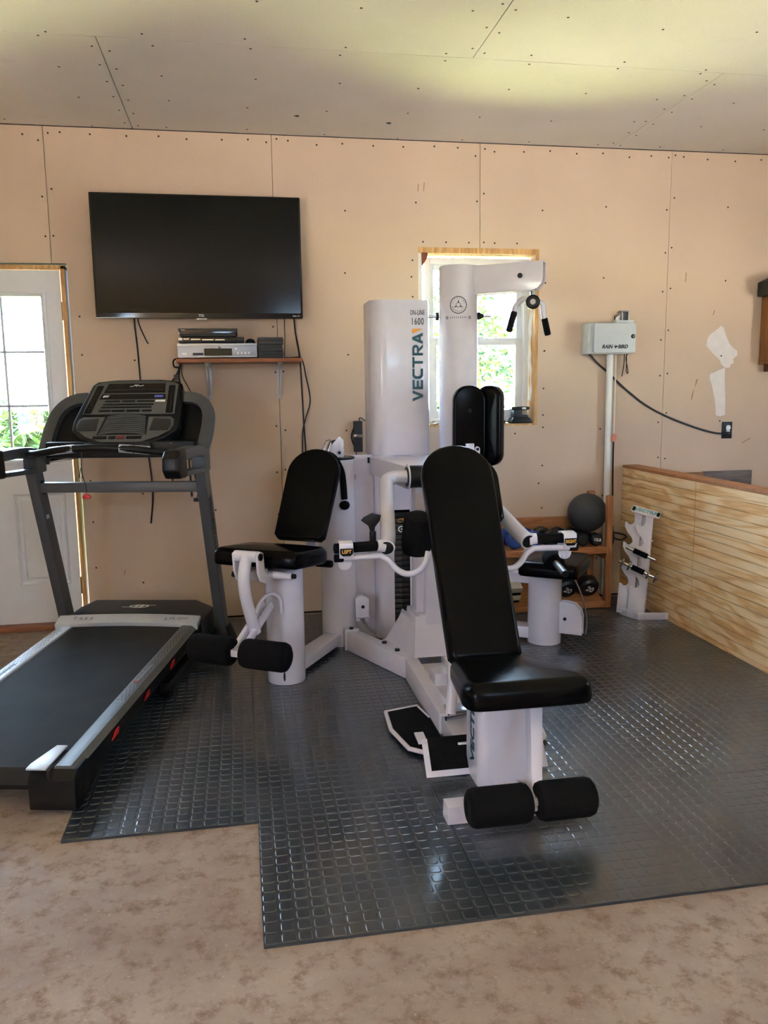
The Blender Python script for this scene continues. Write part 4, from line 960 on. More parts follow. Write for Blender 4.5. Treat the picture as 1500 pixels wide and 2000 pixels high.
# VECTRA built from bars: advance runs up (z), letter tops point to -x
def L(p): return [(.706-(v*.056), yf, 1.292+u*.0575) for u, v in p]
b = G(); t_ = .24
def stroke(p0, p1, w=t_):
    d = (Vector(p1)-Vector(p0)).normalized(); n = Vector((-d.y, d.x))*w/2
    b.prism(L([Vector(p0)+n, Vector(p0)-n, Vector(p1)-n, Vector(p1)+n]), (0, -.0012, 0))
def shape(p, o): b.prism(L([(o+u, v) for u, v in p]), (0, -.0012, 0))
shape([(0, 1), (.26, 1), (.5, .36), (.74, 1), (1, 1), (.62, 0), (.38, 0)], 0)                                   # V
o = 1.08
for q in ([(0, 0), (.24, 0), (.24, 1), (0, 1)], [(.24, 0), (.85, 0), (.85, .2), (.24, .2)], [(.24, .4), (.78, .4), (.78, .6), (.24, .6)], [(.24, .8), (.85, .8), (.85, 1), (.24, 1)]): shape(q, o)
o = 2.02
shape([(.28, 0), (.92, 0), (.92, .2), (.36, .2), (.24, .34), (.24, .66), (.36, .8), (.92, .8), (.92, 1), (.28, 1), (.08, .88), (0, .7), (0, .3), (.08, .12)], o)   # C
o = 3.02
for q in ([(.36, 0), (.60, 0), (.60, .8), (.36, .8)], [(0, .8), (.96, .8), (.96, 1), (0, 1)]): shape(q, o)
o = 4.10
for q in ([(0, 0), (.24, 0), (.24, 1), (0, 1)], [(.24, .8), (.66, .8), (.66, 1), (.24, 1)], [(.66, 1), (.66, .8), (.72, .72), (.72, .62), (.95, .6), (.95, .78), (.86, .94)], [(.72, .62), (.66, .56), (.24, .56), (.24, .38), (.66, .38), (.86, .44), (.95, .6)], [(.34, .38), (.62, .38), (1.0, 0), (.70, 0)]): shape(q, o)
o = 5.12
for q in ([(0, 0), (.27, 0), (.62, 1), (.38, 1)], [(.62, 1), (.5, .66), (.73, 0), (1.0, 0)], [(.26, .2), (.74, .2), (.68, .38), (.32, .38)]): shape(q, o)
b.build('lettering', 'teal', cover, smooth=False)
# collar bracket and press pivot ------------------------
b = G().poly_prism([(.425, -.62, .915), (.77, -.62, .915), (.69, -1.17, .895), (.505, -1.17, .895)], [(.425, -.62, 1.005), (.77, -.62, 1.005), (.69, -1.17, 1.0), (.505, -1.17, 1.0)]); br = gp(b, 'pivot_bracket', bevel=.004)
G().cyl((.424, -.60, .985), (.415, -.60, .985), .016, n=12).build('bolt', 'black', br)
gp(G().cyl((AX-.082, -1.205, .955), (AX+.082, -1.205, .955), .052, n=28, c=.004), 'pivot_bearing', 'black')
for s in (-1, 1):
    q = lambda x: AX+s*x
    gp(G().cyl((q(.083), -1.205, .955), (q(.089), -1.205, .955), .058, n=28), 'pivot_flange', bevel=.001)
    gp(G().cyl((q(.0892), -1.205, .955), (q(.094), -1.205, .955), .046, n=24), 'pivot_seal', 'black')
    arm = gp(G().tube([(q(.085), -1.205, .955), (q(.125), -1.207, .955), (q(.165), -1.215, .953), (q(.193), -1.24, .942), (q(.203), -1.29, .922), (q(.235), -1.48, .85), (q(.272), -1.70, .768), (q(.290), -1.775, .741)], .0315, 20, smooth=5), 'press_arm')
    d = Vector((s*.02, -.085, -.030)).normalized(); e0 = Vector((q(.290), -1.775, .741))
    G().cyl(e0-d*.004, e0+d*.005, .0335, n=24).build('end_ring', 'white', arm)
    G().cyl(e0+d*.0052, e0+d*.009, .027, n=24).build('end_plug', 'black', arm)
    # handle and grip
    hx0, hx1 = (.325, .495)
    gp(G().cyl((q(.30), -1.765, .745), (q(.33), -1.772, .748), .026, .022, n=18), 'handle_socket')
    gp(G().cyl((q(.325), -1.772, .748), (q(.500), -1.785, .746), .0205, n=20, c=.006), 'grip_foam', 'foam')
    gp(G().cyl((q(.31), -1.775, .708), (q(.465), -1.785, .708), .0125, n=14), 'handle_rod')
    gp(G().cyl((q(.463), -1.785, .708), (q(.500), -1.785, .708), .016, n=16, c=.004), 'rod_tip', 'foam')
    b = G(); x = .455
    for w0, w1 in ((-.030, .024),):
        pts = [(q(x+.0), -1.748, .700), (q(x), -1.752, .772), (q(x), -1.785, .776), (q(x), -1.817, .770), (q(x), -1.822, .735), (q(x), -1.815, .712)]
        b.ribbon(pts, .055, .005, up=(0, 0, 0) if False else (1, 0, 0)) if False else b.prism([(q(x-.027), p_[1], p_[2]) for p_ in (pts+[(0, -1.810, .712), (0, -1.816, .735), (0, -1.811, .766), (0, -1.785, .771), (0, -1.757, .767), (0, -1.753, .700)])], (s*.054, 0, 0))
    st = gp(b, 'grip_strap', bevel=.0015)
    b = G().prism([(q(x-.027+.006)+s*0, -1.752, z) if False else (q(x+u), -1.765, z) for u, z in ((-.027, .725), (.027, .725), (.027, .675), (.020, .662), (.008, .656), (-.008, .656), (-.020, .662), (-.027, .675))], (0, .005, 0)); gp(b, 'strap_tab', bevel=.001)
    B().prism([(q(x+u), -1.8235, z) for u, z in ((-.025, .752), (.025, .752), (.025, .732), (.015, .722), (-.015, .722), (-.025, .732))], (0, .002, 0)).build('badge', 'gloss', st)
    G().text('LEFT' if s < 0 else 'RIGHT', .019, (q(x), -1.8238, .739), (1, 0, 0), (0, 0, 1), off=.0008, sx=.95 if s < 0 else .8).build('lettering', 'gold', st, smooth=False)
    # hook rod sweeping in under the arm and foam roll
    gp(G().tube([(q(.315), -1.775, .708), (q(.285), -1.78, .69), (q(.255), -1.79, .655), (q(.215), -1.80, .635), (q(.170), -1.80, .645), (q(.137), -1.79, .675), (q(.122), -1.775, .715)], .0125, 14, smooth=6), 'hook_rod')
    c0 = Vector((q(.140), -1.62, .685)); c1 = Vector((q(.135), -1.66, .84)); dd = (c1-c0)
    gp(G().lathe(c0-dd*.03, dd, [(0, .03), (.006, .055), (.03, .063), (.135, .063), (.165, .058), (.18, .03)], 28), 'foam_roll', 'foam')
    gp(G().lathe(e0+Vector((s*-.0, .015, -.034)), (0, -.25, -1), [(0, .010), (.012, .014), (.020, .008)], 14), 'end_nut')
# pop-pin on the left arm
gp(G().cyl((.262, -1.70, .755), (.262, -1.70, .795), .013, n=14).prism([(.254, -1.70, .79), (.270, -1.70, .79), (.272, -1.70, .81), (.292, -1.70, .835), (.298, -1.70, .858), (.262, -1.70, .866), (.228, -1.70, .85), (.216, -1.70, .838), (.246, -1.70, .815)], (0, .014, 0)), 'adjust_knob', 'black', bevel=.002)
# centre mast ------------------------------------------
gp(G().box((.545, -1.205, .30), (.598, -1.10, .905)), 'mast_tube', bevel=.004)
gp(G().poly_prism([(.575, -1.27, .22), (.672, -1.27, .22), (.672, -1.16, .22), (.575, -1.16, .22)], [(.598, -1.24, .90), (.652, -1.24, .90), (.652, -1.16, .90), (.598, -1.16, .90)]), 'mast_shroud', bevel=.003)
gp(G().poly_prism([(.515, -1.29, .112), (.675, -1.29, .112), (.675, -1.05, .112), (.515, -1.05, .112)], [(.528, -1.262, .305), (.662, -1.262, .305), (.662, -1.06, .305), (.528, -1.06, .305)]), 'mast_socket', bevel=.004)
gp(G().box((.546, -1.2625, .286), (.60, -1.2, .308)), 'socket_lip', bevel=.003)
gs = gp(G().poly_prism([(.385, -1.03, .111), (.45, -1.20, .111), (.52, -1.285, .111), (.53, -1.05, .111), (.47, -.93, .111)], [(.385, -1.03, .118), (.45, -1.20, .118), (.52, -1.285, .118), (.53, -1.05, .118), (.47, -.93, .118)]), 'gusset_plate', bevel=.001)
gp(G().poly_prism([(.43, -.99, .118), (.515, -1.275, .118), (.53, -1.06, .118), (.47, -.94, .118)], [(.505, -1.05, .27), (.527, -1.255, .27), (.532, -1.06, .27), (.52, -.98, .27)]), 'gusset_rib')
for x, y in ((.415, -1.05), (.455, -1.18)): G().cyl((x, y, .118), (x, y, .127), .013, n=6).build('bolt', 'black', gs, smooth=False)
for s in (-1, 1):
    q = lambda x: AX+s*x
    r1 = gp(G().poly_prism([(q(.335), -.80, FZ), (q(.121), -1.277, FZ), (q(.062), -1.235, FZ), (q(.275), -.765, FZ)], [(q(.335), -.80, .110), (q(.121), -1.277, .110), (q(.062), -1.235, .110), (q(.275), -.765, .110)]), 'base_rail', bevel=.005)
    gp(G().box((q(.345) if s < 0 else q(.270), -.80, FZ), (q(.270) if s < 0 else q(.345), -.775, .125)), 'rail_flange', bevel=.002)
    G().cyl((q(.31), -.80, .125), (q(.31), -.80, .134), .012, n=6).build('bolt', 'black', r1, smooth=False)
    gp(G().poly_prism([(q(.121), -1.281, FZ), (q(.124), -1.95, FZ), (q(.062), -1.95, FZ), (q(.062), -1.245, FZ)], [(q(.121), -1.281, .111), (q(.124), -1.95, .111), (q(.062), -1.95, .111), (q(.062), -1.245, .111)]), 'bench_rail', bevel=.004)
    # side step with tube frame
    P = [(q(.29), -1.70), (q(.15), -1.665), (q(.125), -1.80), (q(.125), -2.12), (q(.18), -2.135), (q(.265), -2.06), (q(.30), -1.88)]
    outline_prism(G(), P, .022, .034).build('step_plate', 'foam', gym)
    gp(G().tube([(x, y, .030) for x, y in P[:2]]+[(P[2][0], P[2][1], .03)], .008, 10).tube([(x, y, .030) for x, y in [P[3], P[4], P[5], P[6], P[0]]], .009, 10), 'step_frame')
gp(G().box((.534, -1.94, .06), (.656, -1.30, .085)), 'rail_web')
gp(G().box((AX-.116, -2.20, .035), (AX+.116, -1.952, .101)), 'bench_sleeve', bevel=.004)
gp(G().box((AX-.045, -2.525, .0112), (AX+.045, -2.15, .034)), 'bench_beam', bevel=.003)
# cable guard at the rail start
gp(G().prism([(.335, -.742, z) if False else (x, -.745, z) for x, z in ((.318, .165), (.388, .165), (.388, .265), (.375, .278), (.353, .284), (.33, .278), (.318, .265))], (0, .04, 0)), 'pulley_guard', bevel=.002)
G().cyl((.356, -.745, .225), (.356, -.75, .225), .009, n=12).build('bolt', 'black', gym)
gp(G().box((.318, -.75, .15), (.345, -.70, .163)), 'guard_foot'); gp(G().box((.365, -.75, .15), (.388, -.70, .163)), 'guard_foot')
gp(G().ribbon([(.345, -.752, .163), (.37, -.80, .13), (.40, -.86, .112)], .014, .003, up=(0, -1, 1)), 'cable_strap', 'steel')
# plain sheet between left post and tower
gp(G().box((.325, -.600, FZ), (.445, -.590, 1.015)), 'rear_shroud')
G().box((.332, -.604, .885), (.35, -.6, .91)).build('label_patch', 'steel', gym)
# tie pin between tower and tall column
gp(G().cyl((.745, -.56, 1.735), (1.09, -.60, 1.735), .008, n=12), 'tie_rod', 'chrome')
gp(G().cyl((.80, -.566, 1.735), (.812, -.567, 1.735), .022, n=16).lathe((1.01, -.591, 1.735), (1, -.1, 0), [(0, .02), (.02, .02), (.05, .004)], 16), 'tie_nut', 'black')
# tall column and arm ----------------------------------
LC = Vector((.921, -.57, 0)); RL = .1015
col = gp(G().lathe((LC.x, LC.y, FZ), (0, 0, 1), [(0, RL), (1.974, RL), (1.980, RL-.004)], 48), 'tall_column')
f_R = Vector((.81, -.587, 0)).normalized(); s_R = Vector((f_R.y, -f_R.x, 0))
ux = Vector((0, 0, 1))
e = [(.06, 1.985), (.462, 1.985), (.462, 1.90), (.455, 1.875), (.435, 1.852), (.405, 1.842), (.06, 1.838)]
for k, w0 in ((0, -.03), (1, .024)):
    b = G().prism([LC+f_R*a+s_R*w0+ux*z for a, z in e], s_R*.006); gp(b, 'arm_plate', bevel=.001)
gp(G().prism([LC+f_R*a-s_R*.024+ux*z for a, z in ((.06, 1.983), (.46, 1.983), (.46, 1.978), (.06, 1.978))], s_R*.048), 'arm_cap')
for w0, w1 in ((-.036, -.0302), (.0302, .036)):
    pp = LC+f_R*.345+ux*1.918; G().cyl(pp+s_R*w0, pp+s_R*w1, .013, n=16).build('bolt', 'black', gym)
pp = LC+f_R*.40+ux*1.905; gp(G().cyl(pp-s_R*.018, pp+s_R*.018, .045, n=28), 'pulley', 'black')
# emblem on the column, facing the camera side
ang0 = math.atan2(-4.3, -1.16); 
def wc(x, y, z): a = ang0+x/RL; r = RL+.0004+z; return (LC.x+r*math.cos(a), LC.y+r*math.sin(a), y)
b = G(); n = 40
def ringband(r0, r1, zc, k0=0, k1=40):
    for k in range(k0, k1):
        a, c = 2*math.pi*k/n, 2*math.pi*(k+1)/n
        b.bm.faces.new([b._v(wc(r*math.cos(t), zc+r*math.sin(t), .0006)) for r, t in ((r0, a), (r1, a), (r1, c), (r0, c))])
zc = 1.785
ringband(.0405, .0445, zc); ringband(.010, .0125, zc)
for a in (90, 210, 330):
    t = math.radians(a); d = Vector((math.cos(t), math.sin(t))); p = Vector((-d.y, d.x))
    b.bm.faces.new([b._v(wc(*(q_+Vector((0, zc))), .0006)) for q_ in (d*.010-p*.004, d*.024-p*.0015, d*.024+p*.0015, d*.010+p*.004)])
b.build('emblem_ring', 'darktext', col, smooth=False)
b = G()
for txt, a0, step in (('LIFETIME', 160, -20), ('WARRANTY', 200, 20)):
    for i, chx in enumerate(txt):
        a = math.radians(a0+step*i); r = .0325; cx, cz = r*math.cos(a), zc+r*math.sin(a); rot = a-math.pi/2 if step < 0 else a+math.pi/2
        def wp(x, y, z, cx=cx, cz=cz, rot=rot): return wc(cx+x*math.cos(rot)-y*math.sin(rot), cz+x*math.sin(rot)+y*math.cos(rot), .0006+z)
        b.text(chx, .011, (0, 0, 0), (1, 0, 0), (0, 1, 0), warp=wp, ext=.0002)
b.build('lettering', 'darktext', col, smooth=False)
b = G()
for x in (-.062, .062):
    for dz in (-.004, .004): b.bm.faces.new([b._v(wc(x+u, 1.722+dz+w_, .0006)) for u, w_ in ((-.008, -.0018), (.008, -.0018), (.008, .0018), (-.008, .0018))])
for k in range(9):
    x = -.042+.0105*k; b.bm.faces.new([b._v(wc(x+u, 1.722+w_, .0006)) for u, w_ in ((-.0012, -.005), (.0012, -.005), (.0022, .005), (-.0002, .005))])
b.build('emblem_line', 'darktext', col, smooth=False)
# pull-down handle under the arm -----------------------
hp = LC+f_R*.405+Vector((0, 0, 1.785))
gp(G().cyl(hp+ux*.02, hp+ux*.075, .014, n=14), 'cable_swivel', 'steel')
view = Vector((-.35, -.93, 0)).normalized(); lat = Vector((.93, -.35, 0)).normalized()
lb = gp(G().lathe(hp-view*.03, view, [(0, .02), (.006, .034), (.05, .036), (.06, .028), (.061, .016)], 26), 'handle_hub', 'black')
G().lathe(hp+view*.0315, view, [(0, .014), (.002, .014)], 20).build('hub_cap', 'steel', lb)
for s, e1, e2 in ((-1, (-.085, -.015), (-.120, -.145)), (1, (.052, -.055), (.078, -.165))):
    p1 = hp+lat*e1[0]+ux*e1[1]; p2 = hp+lat*e2[0]+ux*e2[1]-view*.02*s
    gp(G().tube([hp+lat*s*.02, hp+lat*s*.048+ux*(.018 if s < 0 else -.01), p1, p1+(p2-p1)*.3], .014, 14, smooth=5), 'pull_bar')
    gp(G().cyl(p1+(p2-p1)*.22, p2, .0165, n=18, c=.006), 'pull_grip', 'foam')
# ------------------------------------------------ left station (leg extension)
LS = yawframe((-.072, -1.16, 0), (-.515, -.857))        # x = right of the sitter, so -x is toward the camera side
def S_(): return B(LS)
# sitter's right = (f.y,-f.x) = (-.857,.515): flip sign so +u points to the camera right
U = lambda u: -u
b = S_().lathe((0, 0, FZ), (0, 0, 1), [(0, .0875), (.004, .0885), (.565, .0885)], 48); lcol = gp(b, 'seat_column')
S_().prism([(U(.035)+.0035*math.cos(a)*1.3, .0868, .055+.022*math.sin(a)) for a in [k*math.pi/8 for k in range(16)]], (0, .003, 0)).build('slot', 'dark', lcol)
S_().box((-.05, -.58, .03), (-.01+.05, -.07, .085)).build('link_rail', 'white', gym, bevel=.004)
so = [(-.185, -.09), (.185, -.09), (.20, -.04), (.20, .16), (.19, .215), (.165, .235), (-.165, .235), (-.19, .215), (-.20, .16), (-.20, -.04)]
sl = [(x if x < 0 else x*1.22, y*1.06) for x, y in so]
def dense(o, k=3):
    P = [Vector(p) for p in o]; n = len(P); out = []
    for i in range(n):
        a, b_ = P[i], P[(i+1) % n]
        for j in range(k): out.append(tuple(a.lerp(b_, j/k)))
    for _ in range(2): out = [tuple((Vector(out[i-1])+Vector(out[i])*2+Vector(out[(i+1) % len(out)]))/4) for i in range(len(out))]
    return out
sm = LS @ basis((1, 0, 0), (0, .995, .10), (0, -.10, .995), (0, 0, .572))
gp(B(sm).pad(dense(sl), .078, .036, .014), 'seat_pad', 'vinyl')
gp(S_().box((-.10, -.10, .553), (.10, .20, .570)).box((-.02, .18, .545), (.02, .27, .585)), 'seat_frame', bevel=.003)
dn = Vector((0, -.235, .405)).normalized()
bm_ = LS @ basis((1, 0, 0), tuple(dn), tuple(Vector((1, 0, 0)).cross(dn)), (0, -.195, .628))
def backpad(wb, wt, L, rt):
    o = [(-wb/2+.02, 0), (wb/2-.02, 0), (wb/2, .02), (wt/2, L-rt)]
    o += [(wt/2*math.cos(a), L-rt+rt*math.sin(a)) for a in [math.pi*k/14 for k in range(1, 14)]]
    o += [(-wt/2, L-rt), (-wb/2, .02)]
    P = [Vector(p) for p in o]; out = []
    for i in range(len(P)):
        a, c = P[i], P[(i+1) % len(P)]; k = max(1, int((c-a).length/.035))
        out += [tuple(a.lerp(c, j/k)) for j in range(k)]
    return out
gp(B(bm_ @ Matrix.Translation((0, 0, -.06))).pad(backpad(.262, .275, .478, .125), .06, .024, .008), 'back_pad', 'vinyl')
gp(S_().beam((0, -.255, .50), (0, -.47, .95), .05, .03, up=(0, 1, 0)).beam((0, -.28, .54), (0, -.02, .54), .05, .03), 'back_frame', bevel=.003)
gp(S_().cyl((U(.10), -.13, .548), (U(.19), -.13, .548), .017, n=18, c=.008), 'seat_handle', 'foam')
# lever
for u in (-.062, .052):
    pts = [(U(u), .34, .675), (U(u), .315, .685), (U(u), .29, .675), (U(u), .28, .60), (U(u), .26, .575), (U(u), .12, .575), (U(u), .12, .545), (U(u), .27, .535), (U(u), .315, .555), (U(u), .335, .60)]
    gp(S_().prism(pts, (U(.010), 0, 0)), 'pivot_plate', bevel=.002)
lv = gp(S_().tube([(U(0), .318, .665), (U(0), .345, .61), (U(0), .352, .55), (U(0), .335, .47), (U(0), .275, .318)], .026, 18, smooth=6), 'lever_arm')
gp(S_().cyl((U(-.052), .318, .662), (U(.052), .318, .662), .024, n=20), 'lever_pivot')
S_().cyl((U(.062), .318, .662), (U(.068), .318, .662), .016, n=14).build('bolt', 'black', lv)
gp(S_().cyl((U(.06), .20, .560), (U(.15), .20, .560), .0165, n=16), 'stop_bar'); S_().cyl((U(.15), .20, .56), (U(.165), .20, .56), .011, n=12).build('bolt', 'black', lv)
S_().cyl((U(-.062), .30, .575), (U(-.085), .30, .575), .013, n=12).build('bolt', 'black', lv)
for u in (-.03, .012): gp(S_().beam((U(u), .425, .262), (U(u), .145, .41), .018, .03), 'slide_bar', bevel=.002)
gp(S_().box((U(.035), .39, .255), (U(-.035), .44, .285)), 'roller_mount', bevel=.004)
gp(S_().cyl((U(-.22), .42, .272), (U(.22), .42, .272), .013, n=14), 'roller_axle')
def roller(b, p0, p1, r): 
    p0, p1 = Vector(p0), Vector(p1); L_ = (p1-p0).length
    return b.lathe(p0, p1-p0, [(0.003, r*.35), (0, r*.45), (0, r*.72), (.008, r*.92), (.022, r), (L_-.022, r), (L_-.008, r*.92), (L_, r*.72), (L_, r*.45), (L_-.003, r*.35)], 32)
for a, c in ((-.022, -.225), (.022, .235)): gp(roller(S_(), (U(a), .42, .272), (U(c), .42, .272), .062), 'foam_roller', 'foam')
gp(S_().tube([(U(-.02), .26, .335), (U(-.02), .2, .42), (U(.0), .14, .455), (U(.03), .105, .43), (U(.035), .10, .36)], .008, 10, smooth=5), 'cable_loop')
# left post with rope strap -----------------------------
PA = Vector((.243, -.645, 0))
gp(G().lathe((PA.x, PA.y, FZ), (0, 0, 1), [(0, .094), (1.0, .094)], 48), 'pulley_post')
gp(G().lathe((PA.x, PA.y, 1.0), (0, 0, 1), [(0, .094), (.004, .097), (.010, .097), (.013, .085)], 40), 'post_cap', 'gloss')
for o_ in (-.012, .012):
    gp(G().prism([(PA.x-.055, PA.y-.03+o_, 1.013), (PA.x+.035, PA.y-.03+o_, 1.013), (PA.x+.035, PA.y-.03+o_, 1.10), (PA.x+.015, PA.y-.03+o_, 1.118), (PA.x-.005, PA.y-.03+o_, 1.10), (PA.x-.03, PA.y-.03+o_, 1.075)], (0, .004, 0)), 'pulley_cheek', bevel=.001)
gp(G().cyl((PA.x-.005, PA.y-.038, 1.06), (PA.x-.005, PA.y-.022, 1.06), .042, n=28), 'pulley', 'black')
G().cyl((PA.x+.012, PA.y-.043, 1.035), (PA.x+.012, PA.y-.0425, 1.035), .008, n=12).cyl((PA.x+.012, PA.y-.047, 1.035), (PA.x+.012, PA.y-.042, 1.035), .008, n=12).build('bolt', 'black', gym)
gp(G().tube([(PA.x-.035, PA.y-.06, 1.10), (PA.x-.055, PA.y-.075, 1.095), (PA.x-.075, PA.y-.085, 1.055), (PA.x-.07, PA.y-.085, 1.03), (PA.x-.05, PA.y-.075, 1.05), (PA.x-.035, PA.y-.062, 1.09)], .006, 10, smooth=5), 'snap_hook', 'chrome')
gp(G().tube([(PA.x-.125, PA.y-.10, 1.0), (PA.x-.10, PA.y-.10, 1.03), (PA.x-.06, PA.y-.10, 1.035), (PA.x-.02, PA.y-.10, 1.012), (PA.x+.012, PA.y-.105, .95), (PA.x+.022, PA.y-.108, .88), (PA.x+.026, PA.y-.11, .80)], .016, 12, smooth=5), 'tricep_rope', 'foam')
gp(G().sphere((PA.x+.026, PA.y-.11, .77), .027, 18, 12, (1, 1, .9)), 'rope_stop', 'foam')
# ------------------------------------------------ right station
RSF = yawframe((1.318, -.86, 0), (f_R.x, f_R.y))
def R_(): return B(RSF)
b = R_().lathe((0, 0, FZ), (0, 0, 1), [(0, .088), (.395, .088)], 48); gp(b, 'seat_column')
sm = RSF @ basis((1, 0, 0), (0, 1, 0), (0, 0, 1), (0, 0, .398))
gp(B(sm @ Matrix.Translation((0, -.02, 0))).pad(dense(so), .075, .036, .014), 'seat_pad', 'vinyl')
gp(R_().box((-.05, -.45, .33), (.05, .05, .385)), 'seat_beam', bevel=.004)
gp(R_().box((-.05, -.40, .03), (.05, -.07, .09)), 'link_rail', bevel=.004)
# pulley housing plates beside the column
for w0 in (-.022, .016):
    pts = [(w0, .05, .07), (w0, .205, .07), (w0, .205, .17), (w0, .195, .205), (w0, .165, .235), (w0, .12, .242), (w0, .05, .242)]
    gp(R_().prism(pts, (.006, 0, 0)), 'pulley_guard', bevel=.001)
gp(R_().cyl((-.014, .125, .155), (.014, .125, .155), .075, n=32), 'pulley', 'black')
for w0 in ((.0222, .028), (-.028, -.0222)): R_().cyl((w0[0], .115, .15), (w0[1], .115, .15), .009, n=12).build('bolt', 'black', gym)
# hold-down roller with protruding tube and cable
ra, rb = Vector((1.28, -1.02, .505)), Vector((1.255, -1.28, .475))
gp(roller(G(), ra, ra+(rb-ra)*.42, .047), 'hold_roller', 'foam')
gp(G().cyl(ra+(rb-ra)*.40, rb, .0165, n=18), 'hold_tube', 'nylon'); gp(G().cyl(rb, rb+(rb-ra)*.03, .0175, n=18), 'tube_tip', 'black')
gp(G().tube([ra+(rb-ra)*.30+Vector((.05, 0, 0)), Vector((1.40, -1.0, .42)), Vector((1.46, -1.0, .30)), Vector((1.50, -.99, .16)), Vector((1.50, -.98, .07))], .004, 8, smooth=6), 'cable', 'steel')
# upright arm pads
def armpad(c, yaw, wdt, hgt, th, name='arm_pad'):
    cy_, sy_ = math.cos(yaw), math.sin(yaw); m = basis((cy_, sy_, 0), (0, 0, 1), (sy_, -cy_, 0), c)
    o = rounded(wdt, hgt, wdt*.46, 8)
    P = [Vector(p) for p in o]; out = []
    for i in range(len(P)):
        a, c_ = P[i], P[(i+1) % len(P)]; k = max(1, int((c_-a).length/.03)); out += [tuple(a.lerp(c_, j/k)) for j in range(k)]
    return m, B(m).pad(out, th, .022, .006)
m1, b = armpad((.920, -.80, 1.16), math.radians(178), .168, .42, .06); p1 = gp(b, 'arm_pad', 'vinyl')
B(m1).lathe((0, .08, -.001), (0, 0, -1), [(0, .013), (.004, .012), (.005, .004)], 16).build('bolt', 'black', p1)
gp(G().box((.895, -.822, .90), (.938, -.80, 1.075)), 'pad_bracket', bevel=.002)
gp(G().prism([(.945, -.822, .92), (.968, -.822, .92), (.969, -.822, 1.045), (.964, -.822, 1.056), (.955, -.822, 1.06), (.946, -.822, 1.056), (.941, -.822, 1.045)], (0, .02, 0)), 'pad_lever', bevel=.002)
G().cyl((.955, -.822, 1.045), (.955, -.827, 1.045), .008, n=12).build('bolt', 'black', gym)
m2, b = armpad((1.068, -.72, 1.16), math.radians(-40), .135, .42, .075); gp(b, 'arm_pad', 'vinyl')
gp(G().tube([(.93, -.78, .96), (.93, -.76, .90), (.92, -.66, .85)], .022, 14), 'pad_post')
gp(G().tube([(1.07, -.69, .97), (1.05, -.68, .92), (.97, -.62, .88)], .020, 14), 'pad_post')
# ------------------------------------------------ front bench station
bcol = gp(G().rings([[(x, y, z) for x, y in rounded(.20, .19, .035, 5, AX+.01, -2.285)] for z in (FZ, .37)]), 'seat_column')
G().text('VECTRA', .062, (AX+.01-.1008, -2.30, .205), (0, 0, 1), (0, 1, 0), off=.0015, sx=1.15).build('lettering', 'teal', bcol, smooth=False)
ts = math.radians(9)
sm = basis((1, 0, 0), (0, -math.cos(ts), math.sin(ts)), (0, math.sin(ts), math.cos(ts)), (AX, -2.155, .318))
fs = [(-.135, 0), (-.205, .40), (-.20, .47), (-.17, .50), (.17, .50), (.20, .47), (.205, .40), (.135, 0)]
fs = [(-x, y) for x, y in fs][::-1]
fs = [(.135, 0), (.148, .08), (.19, .34), (.207, .43), (.195, .485), (.16, .505), (-.16, .505), (-.195, .485), (-.207, .43), (-.19, .34), (-.148, .08), (-.135, 0)]
sm = basis((-1, 0, 0), (0, -math.cos(ts), math.sin(ts)), (0, math.sin(ts), math.cos(ts)), (AX, -2.155, .318))
gp(B(sm).pad(dense(fs, 4), .086, .040, .014), 'seat_pad', 'vinyl')
gp(G().box((AX-.08, -2.45, .355), (AX+.08, -2.19, .372)), 'seat_frame', bevel=.002)
dn = Vector((0, .47, .74)).normalized(); nz = Vector((1, 0, 0)).cross(dn)
bm2 = basis((1, 0, 0), tuple(dn), tuple(nz), (AX+.005, -2.17, .392))
gp(B(bm2 @ Matrix.Translation((0, 0, -.07))).pad(backpad(.272, .288, .885, .13), .07, .028, .008), 'back_pad', 'vinyl')
gp(B(bm2 @ Matrix.Translation((.096, .585, -.17))).pad(backpad(.205, .215, .30, .10), .06, .024, .006), 'rear_pad', 'vinyl')
gp(B(bm2).box((-.03, .05, -.105), (.03, .75, -.072)), 'back_frame', bevel=.003)
gp(G().cyl((.50, -2.02, .135), (.535, -1.94, .36), .021, n=18), 'brace_tube'); gp(G().box((.492, -1.80, .165), (.545, -1.70, .215)), 'brace_stub', bevel=.003)
gp(G().box((.49, -2.03, .128), (.60, -1.95, .150)), 'latch_plate', 'chrome', bevel=.003); gp(G().cyl((.47, -2.06, .135), (.60, -2.04, .14), .009, n=12), 'latch_pin', 'chrome')
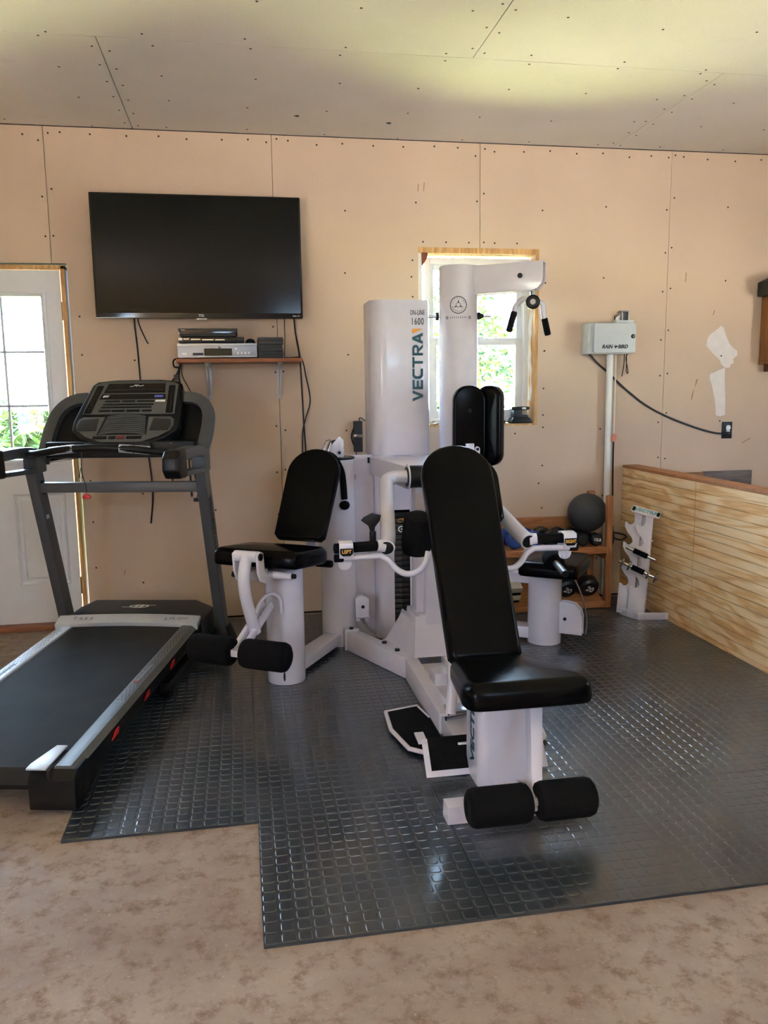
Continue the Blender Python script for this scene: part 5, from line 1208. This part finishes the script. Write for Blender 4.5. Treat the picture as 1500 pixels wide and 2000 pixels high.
# leg curl lever in front of the seat column
gp(G().cyl((.598, -2.47, .385), (.705, -2.47, .392), .0165, n=18), 'lever_pivot'); 
for x in (.586, .711): G().cyl((x-.006, -2.47, .389), (x+.006, -2.47, .389), .012, n=12).build('bolt', 'black', gym)
gp(G().prism([(.56, -2.46, .355), (.60, -2.46, .352), (.60, -2.46, .40), (.555, -2.46, .40)], (0, .05, 0)), 'pivot_plate', 'steel', bevel=.002)
gp(G().poly_prism([(.568, -2.715, .105), (.600, -2.715, .105), (.600, -2.665, .105), (.568, -2.665, .105)], [(.640, -2.49, .38), (.682, -2.49, .38), (.682, -2.44, .38), (.640, -2.44, .38)]), 'lever_arm', bevel=.003)
ry, rz = -2.70, .128
gp(G().cyl((.39, ry, rz), (.75, ry, rz), .014, n=16), 'roller_axle')
gp(roller(G(), (.373, ry, rz), (.566, ry, rz), .0585), 'foam_roller', 'foam'); gp(roller(G(), (.584, ry, rz), (.766, ry, rz), .0585), 'foam_roller', 'foam')
b = G(); 
for lo, hi in (((.345, -2.577, FZ), (.80, -2.572, .068)), ((.345, -2.523, FZ), (.80, -2.518, .068)), ((.345, -2.572, .063), (.80, -2.523, .068)), ((.345, -2.572, FZ), (.80, -2.523, FZ+.004))): b.box(lo, hi)
gp(b, 'cross_foot')
# tilted foot plate under the seat
b = G(); 
def fp(u, v, o=0): # u across, v up the slope
    return Vector((.362+.42*u, -2.262+.075*v+o*.5, FZ+.006+.095*v+o*-.3))
fr = []
for u0, u1, v0, v1 in ((-.03, 1.03, -.04, .07), (-.03, .02, .07, 1.0), (.98, 1.03, .07, 1.0)):
    b.prism([fp(u0, v0), fp(u1, v0), fp(u1, v1), fp(u0, v1)], (0, .006, .006))
b.prism([fp(-.06, .93), fp(.02, .93), fp(.02, 1.0), fp(-.06, 1.0)], (0, .07, .006))
gp(b, 'foot_frame')
gp(G().prism([fp(.02, .07, .002), fp(.98, .07, .002), fp(.98, 1.0, .002), fp(.02, 1.0, .002)], (0, .012, .008)), 'foot_tread', 'foam')
